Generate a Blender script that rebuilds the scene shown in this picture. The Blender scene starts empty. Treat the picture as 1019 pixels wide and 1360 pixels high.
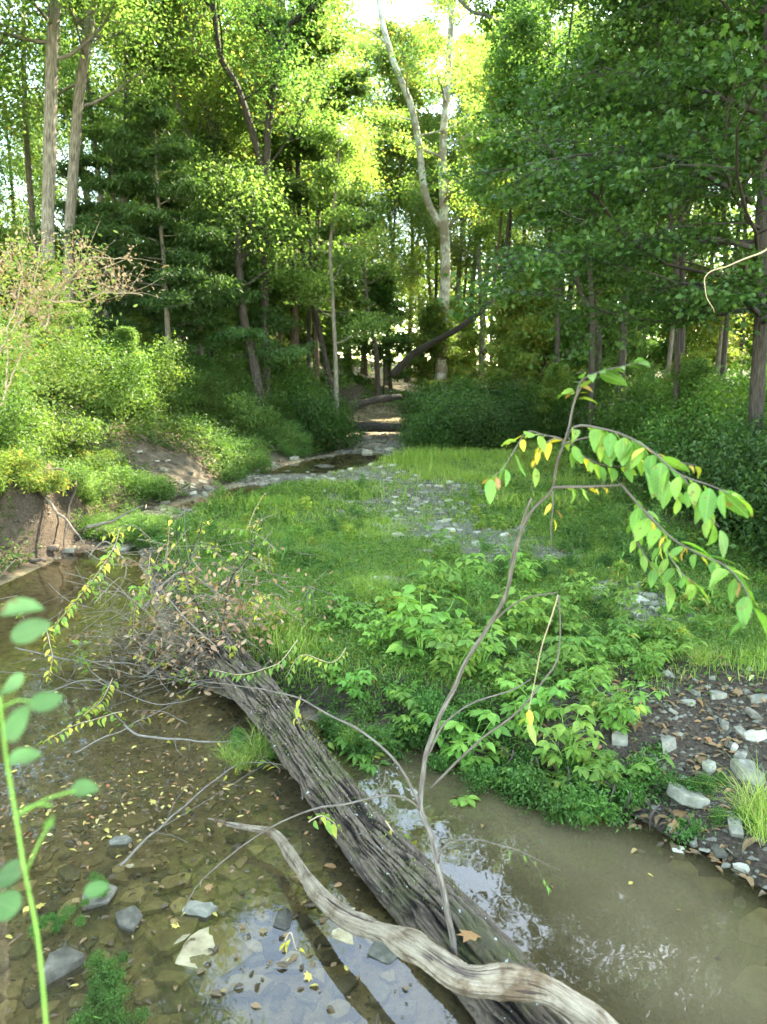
import bpy, math, random
import numpy as np
from mathutils import Vector, Matrix

# ------------------------------------------------------------------ camera
sc = bpy.context.scene
col = sc.collection
F = 990.0                      # focal length in pixels of the 1019x1360 photograph
PITCH = math.radians(10.3)
CAMZ = 2.2
cam_d = bpy.data.cameras.new("camera")
cam = bpy.data.objects.new("camera", cam_d)
col.objects.link(cam)
cam.location = (0, 0, CAMZ)
cam.rotation_euler = (math.pi / 2 - PITCH, 0, 0)
cam_d.sensor_fit = 'VERTICAL'
cam_d.sensor_height = 36
cam_d.lens = 36 * F / 1360
cam_d.clip_start = 0.05
cam_d.clip_end = 3000
cam_d.dof.use_dof = True
cam_d.dof.focus_distance = 4.2
cam_d.dof.aperture_fstop = 3.4
sc.camera = cam

# ------------------------------------------------------------------ sky, sun, exposure
SUN_EL, SUN_AZ = math.radians(44), math.radians(50)      # azimuth measured from straight ahead towards the right
w = bpy.data.worlds.new("World"); sc.world = w; w.use_nodes = True
wn = w.node_tree.nodes; wl = w.node_tree.links
bg = wn["Background"]
sky = wn.new("ShaderNodeTexSky"); sky.sky_type = 'NISHITA'; sky.sun_disc = False
sky.sun_elevation = SUN_EL; sky.sun_rotation = SUN_AZ
sky.air_density = 1.0; sky.dust_density = .6; sky.ozone_density = 1.0
hsv = wn.new('ShaderNodeHueSaturation'); hsv.inputs['Saturation'].default_value = 1.0
wbm = wn.new('ShaderNodeMix'); wbm.data_type = 'RGBA'; wbm.blend_type = 'MULTIPLY'; wbm.inputs[0].default_value = 1; wbm.inputs[7].default_value = (1.12, 1.0, .80, 1)   # white balance for open shade
wl.new(sky.outputs[0], hsv.inputs['Color']); wl.new(hsv.outputs[0], wbm.inputs[6]); wl.new(wbm.outputs[2], bg.inputs[0]); bg.inputs[1].default_value = 0.15
sun_d = bpy.data.lights.new("sun", 'SUN'); sun_d.energy = 3.0; sun_d.angle = math.radians(0.5)
sun_d.color = (1.0, 0.91, 0.72)
sun = bpy.data.objects.new("sun", sun_d); col.objects.link(sun)
sv = Vector((math.sin(SUN_AZ) * math.cos(SUN_EL), math.cos(SUN_AZ) * math.cos(SUN_EL), math.sin(SUN_EL)))
sun.rotation_euler = sv.to_track_quat('Z', 'Y').to_euler()
sun.location = (20, 20, 30)
sc.view_settings.view_transform = 'Standard'
sc.view_settings.look = 'None'
sc.view_settings.gamma = 1
sc.view_settings.exposure = 4.2
sc.cycles.max_bounces = 9
sc.cycles.diffuse_bounces = 6
sc.cycles.glossy_bounces = 3
sc.cycles.transmission_bounces = 6
sc.cycles.transparent_max_bounces = 8
sc.cycles.caustics_reflective = False
sc.cycles.caustics_refractive = False
sc.cycles.sample_clamp_indirect = 6

rng = np.random.default_rng(7)
random.seed(7)

# ------------------------------------------------------------------ helpers
cP, sP = math.cos(PITCH), math.sin(PITCH)
def ray(px, py):
    X = (px - 509.5) / F; Y = (680 - py) / F
    return np.array((X, cP + sP * Y, -sP + cP * Y))
def pz(px, py, z=0.0):
    r = ray(px, py); t = (z - CAMZ) / r[2]
    return np.array((r[0] * t, r[1] * t, z))
def pd(px, py, d):
    r = ray(px, py); return np.array((0, 0, CAMZ)) + r * (d / r[1])

def vnoise(P, seed=0):
    P = np.asarray(P, dtype=np.float64); I = np.floor(P).astype(np.int64); f = P - I
    f = f * f * (3 - 2 * f)
    def h(a, b, c):
        n = (a * 73856093) ^ (b * 19349663) ^ (c * 83492791) ^ (seed * 2654435 + 12345)
        n = (n ^ (n >> 13)) * 1274126177; n = n ^ (n >> 16)
        return (n & 0xffff) / 65535.0
    x, y, z = I[..., 0], I[..., 1], I[..., 2]; u, v, w_ = f[..., 0], f[..., 1], f[..., 2]
    def lx(b, c): return h(x, b, c) * (1 - u) + h(x + 1, b, c) * u
    def ly(c): return lx(y, c) * (1 - v) + lx(y + 1, c) * v
    return (ly(z) * (1 - w_) + ly(z + 1) * w_) * 2 - 1
def fbm(P, seed=0, octv=4):
    P = np.asarray(P, dtype=np.float64); s = 0; a = 1.0; t = 0
    for i in range(octv):
        s = s + a * vnoise(P * (2 ** i) + 17.3 * i, seed + i); t += a; a *= .5
    return s / t
def sst(a, b, x):
    t = np.clip((x - a) / (b - a), 0, 1); return t * t * (3 - 2 * t)

class Geo:
    """collects vertices, equal-sized face blocks and one per-vertex float"""
    def __init__(s): s.v = []; s.f = []; s.r = []; s.uv = []; s.n = 0
    def add(s, V, Fs, R=None, UV=None):
        V = np.asarray(V, dtype=np.float32).reshape(-1, 3)
        if not isinstance(Fs, list): Fs = [Fs]
        for q in Fs: s.f.append(np.asarray(q, dtype=np.int64) + s.n)
        s.v.append(V); k = len(V)
        s.r.append(np.full(k, .5, np.float32) if R is None else np.broadcast_to(np.asarray(R, np.float32), (k,)))
        s.uv.append(np.zeros((k, 2), np.float32) if UV is None else np.asarray(UV, np.float32))
        s.n += k
    def mesh(s, name, smooth=False):
        me = bpy.data.meshes.new(name)
        V = np.concatenate(s.v); me.vertices.add(len(V)); me.vertices.foreach_set("co", V.ravel())
        idx = np.concatenate([q.ravel() for q in s.f]); cnt = np.concatenate([np.full(len(q), q.shape[1]) for q in s.f])
        me.loops.add(len(idx)); me.loops.foreach_set("vertex_index", idx.astype(np.int32))
        me.polygons.add(len(cnt)); st = np.concatenate(([0], np.cumsum(cnt)[:-1]))
        me.polygons.foreach_set("loop_start", st.astype(np.int32))
        try: me.polygons.foreach_set("loop_total", cnt.astype(np.int32))
        except Exception: pass
        if smooth: me.polygons.foreach_set("use_smooth", np.ones(len(cnt), dtype=bool))
        a = me.attributes.new("rnd", 'FLOAT', 'POINT'); a.data.foreach_set("value", np.concatenate(s.r))
        b = me.attributes.new("bark", 'FLOAT_VECTOR', 'POINT')
        U = np.concatenate(s.uv); U3 = np.zeros((len(U), 3), np.float32); U3[:, :2] = U
        b.data.foreach_set("vector", U3.ravel())
        me.update(calc_edges=True)
        return me
    def obj(s, name, mat, parent=None, smooth=False):
        me = s.mesh(name, smooth); me.materials.append(mat)
        o = bpy.data.objects.new(name, me); col.objects.link(o)
        if parent: o.parent = parent
        return o

def tag(o, label=None, cat=None, group=None, kind=None):
    if label: o["label"] = label
    if cat: o["category"] = cat
    if group: o["group"] = group
    if kind: o["kind"] = kind
    return o
def empty(name, loc, label, cat, group=None, rz=0.0, s=1.0):
    o = bpy.data.objects.new(name, None); col.objects.link(o); o.location = loc
    o.rotation_euler = (0, 0, rz); o.scale = (s, s, s); o.empty_display_size = .1
    return tag(o, label, cat, group)
def copy_tree(o, parent=None):
    c = o.copy(); col.objects.link(c); c.parent = parent
    for ch in [q for q in o.children]: copy_tree(ch, c)
    return c

def resample(P, n):
    P = np.asarray(P, float); d = np.concatenate(([0], np.cumsum(np.linalg.norm(np.diff(P, axis=0), axis=1))))
    # Catmull-Rom through the points, then even spacing
    out = []
    k = len(P)
    for i in range(k - 1):
        p0 = P[max(i - 1, 0)]; p1 = P[i]; p2 = P[i + 1]; p3 = P[min(i + 2, k - 1)]
        for t in np.linspace(0, 1, 8, endpoint=False):
            out.append(.5 * ((2 * p1) + (-p0 + p2) * t + (2 * p0 - 5 * p1 + 4 * p2 - p3) * t * t + (-p0 + 3 * p1 - 3 * p2 + p3) * t ** 3))
    out.append(P[-1]); out = np.array(out)
    d = np.concatenate(([0], np.cumsum(np.linalg.norm(np.diff(out, axis=0), axis=1))))
    q = np.linspace(0, d[-1], n)
    return np.stack([np.interp(q, d, out[:, j]) for j in range(out.shape[1])], 1)

def tube(G, P, R, sides=6, rnd=.5, disp=None, u0=0.0, cap=True):
    P = np.asarray(P, float); n = len(P); R = np.broadcast_to(np.asarray(R, float), (n,))
    T = np.gradient(P, axis=0); T /= np.linalg.norm(T, axis=1)[:, None] + 1e-9
    a = np.array((0, 0, 1.)) if abs(T[0, 2]) < .8 else np.array((1., 0, 0))
    N = np.zeros_like(P); u = np.cross(T[0], a); u /= np.linalg.norm(u)
    for i in range(n):
        u = u - T[i] * np.dot(u, T[i]); u /= np.linalg.norm(u) + 1e-9; N[i] = u
    B = np.cross(T, N)
    th = np.arange(sides) * 2 * math.pi / sides
    s = u0 + np.concatenate(([0], np.cumsum(np.linalg.norm(np.diff(P, axis=0), axis=1))))
    RR = R[:, None] * np.ones((1, sides))
    if disp is not None: RR = RR + disp(th[None, :] * np.ones((n, 1)), s[:, None] * np.ones((1, sides)), RR)
    V = P[:, None, :] + RR[..., None] * (np.cos(th)[None, :, None] * N[:, None, :] + np.sin(th)[None, :, None] * B[:, None, :])
    i = np.arange(n - 1)[:, None]; j = np.arange(sides)[None, :]; j2 = (j + 1) % sides
    q = np.stack([i * sides + j, i * sides + j2, (i + 1) * sides + j2, (i + 1) * sides + j], -1).reshape(-1, 4)
    UV = np.stack([np.cos(th)[None, :] * np.ones((n, 1)) * .16 + 5 * 0, np.broadcast_to(s[:, None], (n, sides))], -1)
    UV[..., 0] = (th[None, :] / (2 * math.pi)); UV = UV.reshape(-1, 2)
    Fs = [q]
    if cap: Fs.append(((n - 1) * sides + np.arange(sides))[None, :])
    if cap: Fs.append(np.arange(sides)[::-1][None, :])
    G.add(V.reshape(-1, 3), Fs, rnd, UV)

# leaf templates: (along, across, up) + faces
def _tmpl(kind):
    if kind == 'diamond':
        v = [(0, 0, 0), (.45, .27, .06), (1, 0, -.05), (.45, -.27, .06)]; f = [np.array([[0, 3, 2], [0, 2, 1]])]
    elif kind == 'narrow':
        v = [(0, 0, 0), (.5, .11, .02), (1, 0, -.04), (.5, -.11, .02)]; f = [np.array([[0, 3, 2], [0, 2, 1]])]
    elif kind == 'ovate':
        v = [(0, 0, 0), (.35, 0, -.01), (.68, 0, -.06), (1, 0, -.17)]
        v += [(.16, .17, .05), (.42, .245, .06), (.74, .15, -.01)]; v += [(a, -b, c) for a, b, c in v[4:7]]
        f = [np.array([[0, 1, 5, 4], [1, 2, 6, 5]]), np.array([[2, 3, 6]]), np.array([[0, 7, 8, 1], [1, 8, 9, 2]]), np.array([[2, 9, 3]])]
    elif kind == 'round':
        v = [(0, 0, 0), (.5, 0, -.03), (1.02, 0, -.12), (.02, .16, .03), (.14, .32, .05), (.34, .41, .06), (.58, .39, .04), (.80, .27, .0), (.94, .12, -.06)]
        v += [(a, -b, c) for a, b, c in v[3:9]]
        f = [np.array([[1, 5, 4, 3, 0], [1, 2, 8, 7, 6]]), np.array([[1, 6, 5]]), np.array([[1, 0, 9, 10, 11], [1, 12, 13, 14, 2]]), np.array([[1, 11, 12]])]
    elif kind == 'lance':
        v = [(0, 0, 0), (.3, 0, -.01), (.65, 0, -.06), (1, 0, -.2)]
        v += [(.15, .10, .035), (.38, .155, .04), (.72, .085, -.02)]; v += [(a, -b, c) for a, b, c in v[4:7]]
        f = [np.array([[0, 1, 5, 4], [1, 2, 6, 5]]), np.array([[2, 3, 6]]), np.array([[0, 7, 8, 1], [1, 8, 9, 2]]), np.array([[2, 9, 3]])]
    elif kind == 'toothed':
        v = [(0, 0, 0), (.3, 0, -.01), (.65, 0, -.06), (1, 0, -.19)]; A_ = [.05, .13, .16, .27, .29, .41, .43, .55, .57, .69, .71, .83, .85, .94]
        hw = lambda a: .27 * math.sin(math.pi * a ** .78) ** .85
        sd = [(a + (.035 if k % 2 else 0), hw(a) * (1.0 if k % 2 else .90), .2 * hw(a) - .17 * a * a) for k, a in enumerate(A_)]
        v += sd + [(a, -b, c) for a, b, c in sd]; n_ = len(sd)
        f = [np.array([[0, 1, 2, 3] + list(range(3 + n_, 3, -1))]), np.array([[3, 2, 1, 0] + list(range(4 + n_, 4 + 2 * n_))])]
    elif kind == 'maple':
        v = [(0, 0, 0), (.38, 0, 0), (1, 0, -.12), (.66, .17, .0), (.72, .42, -.06), (.42, .3, .03), (.18, .5, -.06), (.14, .2, .03)]
        v += [(a, -b, c) for a, b, c in v[3:8]]
        f = [np.array([[0, 1, 5, 6, 7]]), np.array([[1, 2, 3, 4, 5]]), np.array([[1, 0, 12, 11, 10]]), np.array([[2, 1, 10, 9, 8]])]
    return np.array(v, float), f
TM = {k: _tmpl(k) for k in ('diamond', 'narrow', 'ovate', 'round', 'lance', 'toothed', 'maple')}

def leaves(G, P, D, U, S, kind='diamond', rnd=None, rg=None, width=1.0):
    """P points, D leaf axis, U up hint, S length"""
    rg = rg or rng
    tv, tf = TM[kind]; n = len(P); P = np.asarray(P, float)
    if n == 0: return
    D = D / (np.linalg.norm(D, axis=1)[:, None] + 1e-9)
    Sd = np.cross(U, D); Sd /= np.linalg.norm(Sd, axis=1)[:, None] + 1e-9
    N = np.cross(D, Sd)
    S = np.broadcast_to(np.asarray(S, float), (n,))
    cz = rg.uniform(.1, 2.4, n)[:, None, None]; ww_ = width * rg.uniform(.75, 1.12, n)[:, None, None]; tw = (rg.normal(0, .25, n)[:, None, None] * tv[None, :, 0, None] * np.abs(tv[None, :, 1, None]) if len(tv) > 5 else 0)
    V = P[:, None] + S[:, None, None] * (tv[None, :, 0, None] * D[:, None] + ww_ * tv[None, :, 1, None] * Sd[:, None] + (cz * tv[None, :, 2, None] + tw) * N[:, None])
    k = len(tv); off = (np.arange(n) * k)
    Fs = [(q[None] + off[:, None, None]).reshape(-1, q.shape[1]) for q in tf]
    if rnd is None: rnd = rg.random(n)
    G.add(V.reshape(-1, 3), Fs, np.repeat(rnd, k), np.tile(tv[:, :2], (n, 1)))

def rdirs(n, rg, flat=1.0):
    d = rg.normal(size=(n, 3)); d[:, 2] *= flat; return d / (np.linalg.norm(d, axis=1)[:, None] + 1e-9)

# ------------------------------------------------------------------ materials
def new_mat(name):
    m = bpy.data.materials.new(name); m.use_nodes = True
    nt = m.node_tree; nt.nodes.clear(); out = nt.nodes.new("ShaderNodeOutputMaterial"); return m, nt, out
def nd(nt, t, **kw):
    n = nt.nodes.new(t)
    for k, v in kw.items(): setattr(n, k, v)
    return n
def ramp(nt, stops, interp='LINEAR'):
    r = nt.nodes.new("ShaderNodeValToRGB"); e = r.color_ramp.elements; r.color_ramp.interpolation = interp
    e[0].position = stops[0][0]; e[0].color = (*stops[0][1], 1)
    e[1].position = stops[-1][0]; e[1].color = (*stops[-1][1], 1)
    for p, c in stops[1:-1]:
        q = e.new(p); q.color = (*c, 1)
    return r
def mixc(nt, fac, a, b, mode='MIX'):
    m = nt.nodes.new("ShaderNodeMix"); m.data_type = 'RGBA'; m.blend_type = mode
    L = nt.links
    for i, x in ((0, fac), (6, a), (7, b)):
        if isinstance(x, (int, float)): m.inputs[i].default_value = x
        elif isinstance(x, tuple): m.inputs[i].default_value = (*x, 1)
        else: L.new(x, m.inputs[i])
    return m.outputs[2]
def math_(nt, op, a, b=0.0, c=None):
    m = nt.nodes.new("ShaderNodeMath"); m.operation = op
    for i, x in enumerate((a, b, c)):
        if x is None: continue
        if isinstance(x, (int, float)): m.inputs[i].default_value = x
        else: nt.links.new(x, m.inputs[i])
    return m.outputs[0]

def leaf_mat(name, stops, trans=.45, tcol=(1.3, 1.35, .6), rough=.5, hue=.03, spec=.3, near=False):
    m, nt, out = new_mat(name); L = nt.links
    at = nd(nt, "ShaderNodeAttribute"); at.attribute_name = "rnd"
    r = ramp(nt, stops); L.new(at.outputs["Fac"], r.inputs[0])
    oi = nd(nt, "ShaderNodeObjectInfo")
    hs = nd(nt, "ShaderNodeHueSaturation")
    L.new(math_(nt, 'MULTIPLY_ADD', oi.outputs["Random"], hue, .5 - hue / 2), hs.inputs["Hue"])
    L.new(math_(nt, 'MULTIPLY_ADD', math_(nt, 'FRACT', math_(nt, 'MULTIPLY', oi.outputs["Random"], 7.13)), .5, .78), hs.inputs["Value"])
    L.new(r.outputs[0], hs.inputs["Color"])
    colr = hs.outputs[0]; nrm = None
    if near:      # midrib, side veins and brown blemishes
        uv = nd(nt, "ShaderNodeAttribute"); uv.attribute_name = "bark"; sx = nd(nt, "ShaderNodeSeparateXYZ"); L.new(uv.outputs["Vector"], sx.inputs[0])
        ab_ = math_(nt, 'ABSOLUTE', sx.outputs[1]); fr_ = math_(nt, 'ABSOLUTE', math_(nt, 'SUBTRACT', math_(nt, 'FRACT', math_(nt, 'MULTIPLY', math_(nt, 'SUBTRACT', sx.outputs[0], math_(nt, 'MULTIPLY', ab_, .9)), 9.0)), .5))
        v1 = nd(nt, "ShaderNodeMapRange"); L.new(ab_, v1.inputs[0]); v1.inputs[1].default_value = .022; v1.inputs[2].default_value = .006
        v2 = nd(nt, "ShaderNodeMapRange"); L.new(fr_, v2.inputs[0]); v2.inputs[1].default_value = .10; v2.inputs[2].default_value = .02; v2.inputs[4].default_value = .6
        vein = math_(nt, 'MAXIMUM', v1.outputs[0], v2.outputs[0])
        tc = nd(nt, "ShaderNodeTexCoord"); nz = nd(nt, "ShaderNodeTexNoise"); nz.inputs["Scale"].default_value = 55; nz.inputs["Detail"].default_value = 4; L.new(tc.outputs["Object"], nz.inputs[0])
        nb = nd(nt, "ShaderNodeTexNoise"); nb.inputs["Scale"].default_value = 16; nb.inputs["Detail"].default_value = 3; L.new(tc.outputs["Object"], nb.inputs[0])
        rb = ramp(nt, [(.63, (0, 0, 0)), (.68, (1, 1, 1))]); L.new(nz.outputs[0], rb.inputs[0])
        rv = ramp(nt, [(.3, (.72, .72, .72)), (.7, (1.2, 1.2, 1.2))]); L.new(nb.outputs[0], rv.inputs[0])
        colr = mixc(nt, 1.0, colr, rv.outputs[0], 'MULTIPLY')
        colr = mixc(nt, math_(nt, 'MULTIPLY', vein, .35), colr, (.34, .42, .16)); colr = mixc(nt, math_(nt, 'MULTIPLY', rb.outputs[0], .75), colr, (.17, .09, .03))
        bp = nd(nt, "ShaderNodeBump"); bp.inputs["Strength"].default_value = .35; bp.inputs["Distance"].default_value = .003; L.new(vein, bp.inputs["Height"]); nrm = bp.outputs[0]
    pb = nd(nt, "ShaderNodeBsdfPrincipled"); L.new(colr, pb.inputs["Base Color"])
    if nrm is not None: L.new(nrm, pb.inputs["Normal"])
    pb.inputs["Roughness"].default_value = rough
    pb.inputs["Specular IOR Level"].default_value = spec
    tr = nd(nt, "ShaderNodeBsdfTranslucent")
    L.new(mixc(nt, 1.0, colr, tuple(tcol), 'MULTIPLY'), tr.inputs[0])
    mx = nd(nt, "ShaderNodeMixShader"); mx.inputs[0].default_value = trans
    L.new(pb.outputs[0], mx.inputs[1]); L.new(tr.outputs[0], mx.inputs[2]); L.new(mx.outputs[0], out.inputs[0])
    return m

G3 = lambda a, b, c: [(0, a), (.5, b), (1, c)]
M = {}
M['lf_mid'] = leaf_mat("leaves_mid_green", G3((.06, .125, .028), (.11, .19, .046), (.175, .255, .065)), .58, tcol=(1.2, 1.3, .8))
M['lf_yel'] = leaf_mat("leaves_yellow_green", [(0, (.10, .17, .032)), (.5, (.165, .24, .05)), (.93, (.24, .30, .07)), (1, (.34, .26, .06))], .6, tcol=(1.25, 1.3, .8))
M['lf_dark'] = leaf_mat("leaves_dark_green", G3((.024, .054, .013), (.045, .088, .019), (.08, .135, .030)), .45, hue=.02)
M['lf_cedar'] = leaf_mat("leaves_cedar", G3((.04, .085, .026), (.065, .125, .038), (.10, .17, .05)), .45, hue=.02)
M['lf_bush'] = leaf_mat("leaves_bush", G3((.04, .10, .016), (.075, .155, .026), (.12, .21, .04)), .45)
M['lf_pale'] = leaf_mat("leaves_pale_weed", G3((.05, .105, .022), (.095, .165, .036), (.15, .22, .055)), .45)
M['lf_plant'] = leaf_mat("leaves_seedling", [(0, (.085, .18, .025)), (.45, (.15, .27, .04)), (.82, (.23, .34, .05)), (.93, (.38, .36, .05)), (1, (.45, .33, .06))], .42, near=True)

M['lf_sap'] = leaf_mat("leaves_sapling", [(0, (.07, .17, .025)), (.45, (.12, .25, .035)), (.80, (.20, .30, .04)), (.84, (.46, .40, .035)), (.93, (.52, .36, .03)), (.95, (.28, .14, .05)), (1, (.2, .1, .04))], .4, hue=.0, rough=.45, spec=.3, near=True)
M['lf_turn'] = leaf_mat("leaves_turning", [(0, (.11, .22, .03)), (.3, (.22, .31, .04)), (.5, (.48, .44, .05)), (.72, (.58, .44, .06)), (.8, (.32, .17, .08)), (1, (.17, .09, .05))], .4, hue=.0, near=True)
M['lf_dead'] = leaf_mat("leaves_dead_brown", [(0, (.16, .09, .05)), (.5, (.26, .16, .09)), (1, (.36, .25, .15))], .25, hue=.01)
M['lf_fore'] = leaf_mat("leaves_foreground", G3((.09, .19, .05), (.13, .25, .07), (.18, .31, .095)), .45, hue=.0, near=True)
M['grass'] = leaf_mat("grass_blades", [(0, (.13, .21, .03)), (.5, (.22, .32, .05)), (.82, (.33, .40, .08)), (1, (.36, .31, .13))], .42, hue=0)
M['litter'] = leaf_mat("litter_leaves", [(0, (.05, .03, .02)), (.35, (.13, .075, .04)), (.55, (.24, .14, .06)), (.68, (.30, .11, .04)), (.78, (.33, .25, .09)), (.92, (.48, .37, .08)), (1, (.5, .44, .2))], .12, hue=0, near=True)

def bark_mat(name, c1, c2, c3, sx=26, sy=5, bump=.6, patch=None):
    m, nt, out = new_mat(name); L = nt.links
    at = nd(nt, "ShaderNodeAttribute"); at.attribute_name = "bark"
    mp = nd(nt, "ShaderNodeMapping"); mp.inputs["Scale"].default_value = (sx, sy, 1); L.new(at.outputs["Vector"], mp.inputs[0])
    n1 = nd(nt, "ShaderNodeTexNoise"); n1.inputs["Scale"].default_value = 1; n1.inputs["Detail"].default_value = 6; L.new(mp.outputs[0], n1.inputs[0])
    tc = nd(nt, "ShaderNodeTexCoord")
    n2 = nd(nt, "ShaderNodeTexNoise"); n2.inputs["Scale"].default_value = 2.2; n2.inputs["Detail"].default_value = 5; L.new(tc.outputs["Object"], n2.inputs[0])
    r = ramp(nt, [(.34, c1), (.5, c2), (.68, c3)]); L.new(n1.outputs[0], r.inputs[0])
    cc = mixc(nt, math_(nt, 'MULTIPLY', n2.outputs[0], .5), r.outputs[0], tuple(x * .55 for x in c2))
    if patch:
        r2 = ramp(nt, [(.46, (0, 0, 0)), (.54, (1, 1, 1))]); L.new(n2.outputs[0], r2.inputs[0])
        cc = mixc(nt, r2.outputs[0], cc, patch)
    pb = nd(nt, "ShaderNodeBsdfPrincipled"); L.new(cc, pb.inputs["Base Color"]); pb.inputs["Roughness"].default_value = .85
    pb.inputs["Specular IOR Level"].default_value = .2
    bp = nd(nt, "ShaderNodeBump"); bp.inputs["Strength"].default_value = bump; bp.inputs["Distance"].default_value = .02
    L.new(n1.outputs[0], bp.inputs["Height"]); L.new(bp.outputs[0], pb.inputs["Normal"]); L.new(pb.outputs[0], out.inputs[0])
    return m
M['bk_grey'] = bark_mat("bark_grey", (.07, .06, .045), (.17, .15, .115), (.30, .275, .225))
M['bk_dark'] = bark_mat("bark_dark", (.022, .018, .014), (.05, .042, .034), (.09, .078, .064))
M['bk_brown'] = bark_mat("bark_brown", (.05, .035, .025), (.10, .075, .055), (.17, .135, .10))
M['bk_white'] = bark_mat("bark_sycamore", (.25, .225, .17), (.48, .45, .37), (.66, .63, .54), patch=(.24, .20, .14))
M['bk_twig'] = bark_mat("bark_twig", (.10, .08, .06), (.19, .155, .115), (.29, .25, .195), sx=4, sy=20, bump=.2)
M['bk_tan'] = bark_mat("twig_tan", (.24, .17, .10), (.40, .30, .19), (.52, .42, .28), sx=4, sy=20, bump=.2)
M['bk_green'] = bark_mat("stem_green", (.13, .27, .04), (.19, .35, .06), (.27, .42, .10), sx=4, sy=6, bump=.1)
M['bk_sap'] = bark_mat("bark_sapling", (.055, .045, .035), (.12, .10, .08), (.22, .195, .16), sx=6, sy=14, bump=.3)

# thick furrowed bark of the fallen log, mossy along its top
def log_mat():
    m, nt, out = new_mat("bark_fallen_log"); L = nt.links
    at = nd(nt, "ShaderNodeAttribute"); at.attribute_name = "bark"
    ra = nd(nt, "ShaderNodeAttribute"); ra.attribute_name = "rnd"
    mp = nd(nt, "ShaderNodeMapping"); mp.inputs["Scale"].default_value = (60, 16, 1); L.new(at.outputs["Vector"], mp.inputs[0])
    n1 = nd(nt, "ShaderNodeTexNoise"); n1.inputs["Scale"].default_value = 1; n1.inputs["Detail"].default_value = 8; n1.inputs["Roughness"].default_value = .65; L.new(mp.outputs[0], n1.inputs[0])
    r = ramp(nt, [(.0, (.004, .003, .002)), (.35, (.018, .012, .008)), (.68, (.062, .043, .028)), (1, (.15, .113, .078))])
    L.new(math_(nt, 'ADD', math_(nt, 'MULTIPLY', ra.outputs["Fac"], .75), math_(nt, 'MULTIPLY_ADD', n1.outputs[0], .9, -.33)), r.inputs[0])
    tc = nd(nt, "ShaderNodeTexCoord")
    n2 = nd(nt, "ShaderNodeTexNoise"); n2.inputs["Scale"].default_value = 4.5; n2.inputs["Detail"].default_value = 6; n2.inputs["Roughness"].default_value = .7; L.new(tc.outputs["Object"], n2.inputs[0])
    ge = nd(nt, "ShaderNodeNewGeometry"); sx = nd(nt, "ShaderNodeSeparateXYZ"); L.new(ge.outputs["Normal"], sx.inputs[0])
    mo = math_(nt, 'MULTIPLY', math_(nt, 'GREATER_THAN', n2.outputs[0], .54), 1.0)
    r2 = ramp(nt, [(.50, (0, 0, 0)), (.60, (1, 1, 1))]); L.new(n2.outputs[0], r2.inputs[0])
    up = nd(nt, "ShaderNodeMapRange"); L.new(sx.outputs[2], up.inputs[0]); up.inputs[1].default_value = .1; up.inputs[2].default_value = .8
    cc = mixc(nt, math_(nt, 'MULTIPLY', math_(nt, 'MULTIPLY', r2.outputs[0], up.outputs[0]), .55), r.outputs[0], (.075, .08, .022))
    n3 = nd(nt, "ShaderNodeTexNoise"); n3.inputs["Scale"].default_value = 30; L.new(tc.outputs["Object"], n3.inputs[0])
    r3 = ramp(nt, [(.70, (0, 0, 0)), (.73, (1, 1, 1))]); L.new(n3.outputs[0], r3.inputs[0])
    cc = mixc(nt, r3.outputs[0], cc, (.36, .38, .33))
    pb = nd(nt, "ShaderNodeBsdfPrincipled"); L.new(cc, pb.inputs["Base Color"]); pb.inputs["Roughness"].default_value = .85; pb.inputs["Specular IOR Level"].default_value = .25
    bp = nd(nt, "ShaderNodeBump"); bp.inputs["Strength"].default_value = .8; bp.inputs["Distance"].default_value = .012
    L.new(n1.outputs[0], bp.inputs["Height"]); L.new(bp.outputs[0], pb.inputs["Normal"]); L.new(pb.outputs[0], out.inputs[0])
    return m
M['log'] = log_mat()
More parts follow.
